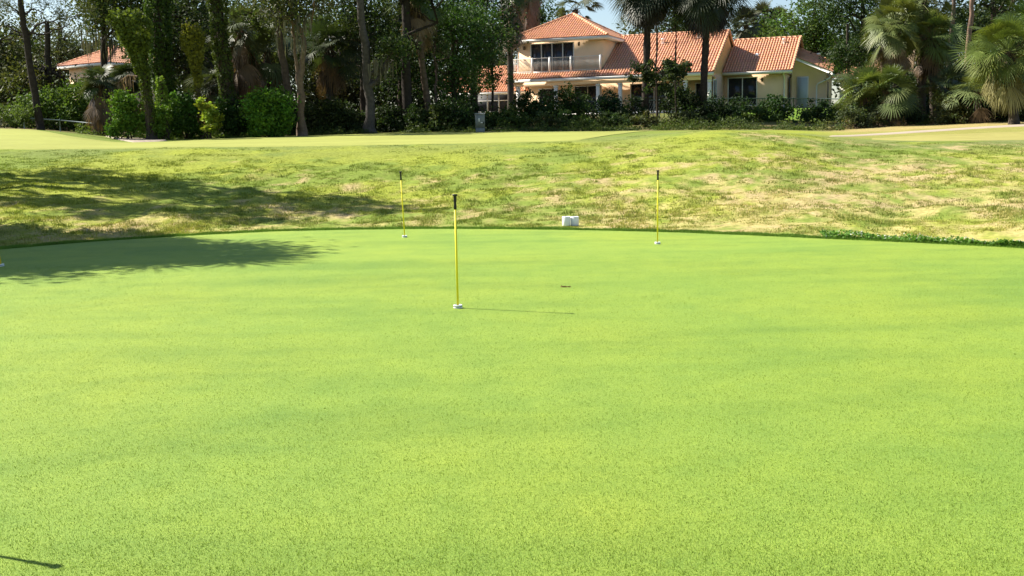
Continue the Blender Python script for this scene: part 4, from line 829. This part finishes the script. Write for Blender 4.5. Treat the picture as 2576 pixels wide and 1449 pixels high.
# thicket along the fence in front of the balcony house
HG = 'vine tangled shrubs along the fence before the balcony house'
rowspec = [(1182, 275, .6, (.035, .07, .018), 'dark bush directly left of the utility pedestal top'), (1240, 285, .55, (.09, .15, .03), 'yellow green weeds bush right of the utility pedestal'), (1285, 290, .55, (.085, .14, .03), 'light bush below the screened porch corner'),
  (1318, 248, .8, (.045, .085, .02), 'leafy dark bush under the left end of the porch eave'), (1362, 255, .75, (.055, .095, .024), 'bush with pale tips before the left porch columns'), (1418, 238, .9, (.04, .08, .02), 'tall peaked bush before the second porch column'),
  (1462, 262, .7, (.06, .10, .026), 'bush with one yellow sprig left of the white porch columns'), (1530, 242, .85, (.018, .045, .018), 'very dark conical bush between two white porch columns'), (1585, 270, .8, (.03, .055, .018), 'dark low thicket below the left skirted palm'),
  (1700, 240, .95, (.032, .058, .02), 'wide dark bush right of the left skirted palm trunk'), (1745, 262, .8, (.034, .06, .02), 'dark bush around the foot of the right skirted palm'), (1808, 268, .7, (.03, .06, .02), 'dark bush below the glass doors of the wing'), (1858, 272, .6, (.035, .065, .02), 'low dark vines right of the wing doors'),
  (1912, 285, .45, (.07, .12, .028), 'low sunlit vines before the bright lawn'), (1958, 258, .62, (.04, .085, .022), 'feathery bush under the wing downspout'), (2055, 272, .6, (.035, .07, .02), 'dark bush before the annex corner'), (2105, 285, .5, (.05, .08, .024), 'dark low bush below the annex gutter')]
for i, (px, py, h, col, lab) in enumerate(rowspec):
    Y = 62 + (i * 7 % 5) * .5; g = rs(500 + i); py += 6 if px < 1600 else -8; h *= .75 if px > 1890 else 1.; bl = [(px + g.normal(0, 6), py, 0, .6, .6, h * .85), (px - 18, py + 18, .3, .65, .6, h * .8), (px + 20, py + 20, -.2, .65, .6, h * .75), (px + g.normal(0, 8), py + 38, -.5, 1.0, .6, .5)]
    Sh(lab, px, Y, bl, 2100, col, 500 + i, group=HG, size=.17, clump=.34)
for i, (px, col, lab) in enumerate(((1215, (.06, .1, .024), 'low weedy clump behind the utility pedestal'), (1300, (.085, .13, .03), 'low yellow green clump below the left porch eave bush'), (1380, (.10, .13, .04), 'low pale weedy clump below the pale tipped bush'), (1450, (.08, .13, .03), 'low sprouting clump in front of the yellow sprig bush'), (1540, (.05, .085, .024), 'low dim clump at the foot of the conical bush'), (1640, (.085, .10, .035), 'low olive clump at the foot of the left skirted palm'), (1730, (.06, .08, .028), 'low brownish clump left of the right skirted palm foot'), (1830, (.045, .08, .022), 'low dark clump before the wing door bush'), (1985, (.045, .08, .022), 'low clump in front of the feathery bush'), (2075, (.06, .075, .03), 'low tan and green clump before the annex bush'))):
    if px > 1900: continue
    Sh(lab, px, 58, [(px - 20, 300, 0, .7, .5, .4), (px + 18, 304, .2, .7, .5, .35), (px, 310, -.3, 1.0, .5, .28)], 1500, col, 540 + i, group=HG, size=.14, clump=.26)
oak('small broad leaved tree climbing in front of the left skirted palm', 1652, 60.5, (1612, 1700, 150, 235), 9, .55, 2300, (.04, .065, .022), 560, tr=.06, size=.2, top=150, group='small trees before the balcony house', clump=.3)
oak('small sapling top showing against the main roof eave', 1700, 61.5, (1688, 1722, 178, 235), 4, .42, 900, (.055, .09, .026), 561, tr=.045, size=.18, top=185, group='small trees before the balcony house', clump=.26)
# right hand thicket
for i, (px, py, h, col, lab) in enumerate(((2150, 285, .5, (.075, .10, .04), 'grey green weeds bush right of the annex bush'), (2205, 280, .5, (.07, .09, .032), 'tangled bush below the two left palmettos'), (2295, 285, .55, (.05, .085, .04), 'bluish bush at the foot of the green windscreen'), (2400, 270, .8, (.085, .105, .038), 'olive thicket right of the windscreen'), (2440, 262, .8, (.08, .115, .034), 'olive thicket under the spiky palmetto'), (2490, 255, .9, (.095, .13, .036), 'broad olive thicket left of the yellow green palm'), (2535, 262, .8, (.06, .08, .028), 'dim thicket behind the yellow green palm trunk'), (2590, 255, .9, (.07, .10, .03), 'thicket cut by the right edge of the photo'))):
    Sh(lab, px, 54.5 + (i % 3), [(px - 14, py, 0, .6, .6, h * .8), (px + 16, py + 10, .2, .6, .6, h * .7), (px, py + 26, -.3, .9, .6, .45)], 2800, col, 570 + i, size=.13, group='thicket at the right wood edge')

for i, (px, py, w, col, lab) in enumerate(((2215, 180, 1.0, (.06, .085, .03), 'dark leafy bush filling the gap between the annex and the tan sabal palm'), (2290, 190, 1.1, (.05, .075, .026), 'dark vine tangle between the two big sabal trunks'), (2400, 185, 1.2, (.075, .10, .034), 'vine tangle behind the spiky palmetto'), (2478, 165, 1.3, (.07, .105, .03), 'tall vine tangle left of the yellow green palm crown'))):
    Sh(lab, px, 59.5, [(px, py, 0, w * .8, .7, w * .8), (px - 15, py + 45, .2, w, .8, w * .9), (px + 12, py + 85, 0, w, .8, w * .7)], 3600, col, 590 + i, size=.14, group='thicket at the right wood edge')
# masses nobody could count: weeds along the wood edge, leaf litter brush, the far woods
def weeds():
    rng = rs(600); b = B(); n = 30000
    px = 190 + 2450 * rng.random(n); Y = 52.2 + 3.2 * rng.random(n) ** 1.4 - 1.6 * sst(px, 270, 300) * (1 - sst(px, 640, 740)); Y = Y + 2.2 * sst(px, 2090, 2200); u = np.array([upx(p, 53) for p in np.linspace(0, 2800, 60)]); uu = np.interp(px, np.linspace(0, 2800, 60), u)
    X = uu * Y; hn = fbm(px * .03, Y * .6, 3); keep = hn > .40; X, Y, px, hn = X[keep], Y[keep], px[keep], hn[keep]; n = len(X)
    h = (.05 + .5 * sst(hn, .42, .8)) * rng.random(n); P = np.stack([X + rng.normal(0, .1, n), Y, gz(X, Y) + h], 1)
    gn = fbm(px * .02 + 5, Y, 2)[:, None]; c = np.array([.05, .075, .022]) * (1 - gn) + np.array([.11, .16, .035]) * gn
    left = ((1 - sst(px, 640, 760)) * .9)[:, None]; c = c * (1 - left) + np.array([.13, .20, .035]) * left
    dry = (sst(px, 2050, 2150) * sst(fbm(px * .045, Y * .8 + 3, 3), .42, .55))[:, None]; c = c * (1 - dry) + np.array([.26, .18, .12]) * dry
    b.leaves(P, .11, c, rng, ratio=.45); tag(b.build('edge_weeds', M['leaf']), kind='stuff')
    b = B(); n = 60000; px = -300 + 3300 * rng.random(n); Y = 56 + 30 * rng.random(n); k = (px < 1180) | (px > 2120); px, Y = px[k], Y[k]; n = len(px); X = np.interp(px, np.linspace(-400, 3100, 80), [upx(p, 60) for p in np.linspace(-400, 3100, 80)]) * Y
    h = (.2 + 2.6 * sst(fbm(X * .35, Y * .35, 3), .36, .7)) * (.6 + .03 * (Y - 56)) * rng.random(n); P = np.stack([X, Y, gz(X, Y) + h], 1); b.leaves(P, .2, np.array([.045, .06, .022]) * (.7 + .7 * fbm(X, Y, 2))[:, None], rng); tag(b.build('undergrowth', M['leaf']), kind='stuff')
    b = B()
    for x0, x1, yt, seed in ((-300, 60, 62, 1), (60, 240, 66, 2), (240, 700, -10, 3), (700, 900, 62, 4), (900, 1230, 20, 5), (1230, 1400, 58, 8), (1600, 1900, 70, 9), (1900, 2060, 70, 6), (2060, 2900, -20, 7)):
        g = rs(610 + seed); bl = []
        for _ in range(int((x1 - x0) / 19)):
            px = x0 + (x1 - x0) * g.random(); Y = 108 + 14 * g.random(); ztop = at(px, yt, Y)[2]; zg = float(gz(wx(px, Y), Y)); bl.append((wx(px, Y), Y, zg + (ztop - zg) * (.15 + .7 * g.random()), 2.8, 2.5, 2.2))
        cloud(b, g, bl, len(bl) * 700, .46, (.055, .078, .028), 1., cvar=.3)
    tag(b.build('distant_woods', M['leaf']), kind='stuff')
weeds()

# trees standing left of the frame: most throw the shadows seen on the green and the slope
def off_palm(label, x, y, h, seed, nf=40):
    base = (x, y, 0.); rng = rs(seed)
    global G
    G0 = G; G = lambda px, Y: (x, y, 0.); R0 = globals()['rel']; globals()['rel'] = lambda a, c, Y, bse: np.array([0., 0, h])
    t = palm(label, 0, y, (0, 0), .16, seed, nf=nf, R=1.25 if seed == 701 else 1.15, pet=1.55 if seed == 701 else 1.1, nl=15 if seed == 701 else 22, w=.07, skirt=18, col=(.08, .11, .03), elmin=-35, group='palms outside the left edge')
    globals()['rel'] = R0; G = G0; return t
off_palm('palm outside the left edge whose spiky shadow lies on the green', -10.8, 17.6, 5.1, 701, 40)
off_palm('second palm outside the left edge behind the first', -11.9, 18.4, 5.2, 702)
off_palm('third palm outside the left edge farthest from the green', -13.4, 17.2, 5.0, 703)
off_palm('fourth palm outside the left edge above the dry grass', -12.4, 20.0, 4.9, 704)
off_palm('fifth palm outside the left edge above the dry grass, farthest left', -14.2, 20.2, 5.0, 705)
def off_live_oak():
    rng = rs(730); t = thing('oak_tree', 'dense round oak outside the left edge standing behind the palms', 'tree', (-16.8, 18.4, .0)); b = B(); b.tube([(0, 0, -.2), (.2, 0, 2), (.3, -.2, 3.5)], [.35, .28, .2], 9, BARK, wob=.1, rng=rng); bl = []
    for e in ((5.2, -.6, 6.), (4.4, .4, 6.), (5.8, .3, 6.2), (3.6, -1.2, 6.), (3.4, .3, 5.6), (4.6, -.8, 6.4), (3.2, -1.6, 6.8), (2.2, -.6, 5.2), (1.2, .6, 5.6), (0, -.8, 5.4), (-1.2, .4, 5.2), (.6, 1.6, 4.8), (2.6, .9, 4.6), (-.4, .6, 6.2)):
        b.tube(limb_path(rng, (.2, 0, 2.6), e, 6, .3), np.linspace(.14, .03, 6), 6, BARK); bl.append((*e, 1.3, 1.2, .9))
    b.build('trunk', M['bark'], t, True); b = B(); cloud(b, rng, bl, 24000, .17, OAK, .42); b.build('crown', M['leaf'], t)
off_live_oak()
for i, (x, y, lab) in enumerate(((-31, 15, 'added unseen tall oak blocking sky light far left, nearest the camera'), (-30, 24, 'added unseen tall oak blocking sky light far left, beside the slope'))):  # added unseen trees that cut sky light reaching the shaded green
    t = thing('oak_tree', lab, 'tree', (x, y, 0)); g = rs(740 + i); b = B(); b.tube([(0, 0, -.2), (.2, 0, 4), (.4, .2, 9)], [.5, .4, .2], 9, BARK, wob=.1, rng=g); b.build('trunk', M['bark'], t, True)
    b = B(); cloud(b, g, [(g.normal(0, 1.8), g.normal(0, 2.6), 3 + 8 * g.random(), 2.2, 2.2, 1.8) for _ in range(14)], 14000, .26, OAK, .8); b.build('crown', M['leaf'], t)
def off_oak():
    rng = rs(720); t = thing('oak_tree', 'spreading oak outside the left edge that shades the grass slope', 'tree', (-23.5, 30.5, 1.2)); b = B()
    b.tube([(0, 0, -.2), (.2, 0, 2), (.6, -.2, 4.5), (1., -.4, 6.5)], [.5, .4, .36, .3], 10, BARK, wob=.1, rng=rng); bl = []
    for e, r in (((11.6, -4.4, 8.6), .8), ((9.4, -3.6, 9.0), 1.2), ((8.6, -5.4, 8.2), 1.0), ((7.2, -2.6, 9.2), 1.2), ((6.2, -4.6, 8.4), 1.1), ((5.0, -1.2, 9.4), 1.2), ((4.4, -3.6, 8.6), 1.0), ((3.0, .4, 9.4), 1.0), ((2.0, -3.8, 8.4), .9), ((1.2, -.8, 9.2), 1.1), ((-.5, .6, 9.2), 1.1), ((-1.8, -2.4, 8.8), 1.2), ((-.8, -4.8, 8), 1.)):
        P = limb_path(rng, (1., -.4, 4.2 + rng.random() * 2), e, 8, .35); b.tube(P, np.linspace(.2, .05, 8), 6, BARK); bl.append((*e, r * 1.15, r * .95, r * .5))
        for _ in range(5): b.tube(limb_path(rng, P[int(rng.integers(4, 7))], np.array(e) + rng.normal(0, 1.1, 3) * [1, 1, .4], 5, .3), np.linspace(.07, .015, 5), 5, BARK)
    b.build('trunk', M['bark'], t, True); b = B(); cloud(b, rng, bl, 15000, .18, OAK, .32); b.build('crown', M['leaf'], t)
off_oak()

# ------------------------------------------------------------------ sky, sun, camera
w = bpy.data.worlds.new('World'); S.world = w; w.use_nodes = True; nt = w.node_tree
sky = nt.nodes.new('ShaderNodeTexSky'); sky.sky_type = 'NISHITA'; sky.sun_disc = False; sky.sun_elevation = math.radians(43); sky.sun_rotation = math.atan2(SUN[0], SUN[1]); sky.air_density = 1.; sky.dust_density = .8; sky.ozone_density = 1.5
bg = nt.nodes['Background']; nt.links.new(sky.outputs[0], bg.inputs[0]); bg.inputs[1].default_value = .068
ld = bpy.data.lights.new('sun', 'SUN'); ld.energy = 5.; ld.angle = math.radians(.53); ld.color = (1, .93, .82)
lo = bpy.data.objects.new('sun', ld); COL.objects.link(lo); lo.rotation_euler = Vector(SUN).to_track_quat('Z', 'Y').to_euler()
cd = bpy.data.cameras.new('camera'); cam = bpy.data.objects.new('camera', cd); COL.objects.link(cam)
cd.sensor_width = 36; cd.lens = 36 * F / 2576; cd.clip_end = 3000; cd.clip_start = .05
mw = Matrix((tuple(CR) + (0,), tuple(CU) + (0,), tuple(-fw) + (0,), (0, 0, 0, 1)))
mw = mw.to_3x3().transposed().to_4x4(); mw.translation = Vector(CAM); cam.matrix_world = mw
S.camera = cam
S.view_settings.view_transform = 'Standard'; S.view_settings.look = 'None'; S.view_settings.exposure = 1.25; S.view_settings.gamma = 1
S.render.engine = 'CYCLES'; S.cycles.max_bounces = 6; S.cycles.diffuse_bounces = 3; S.cycles.transmission_bounces = 3; S.cycles.use_denoising = True
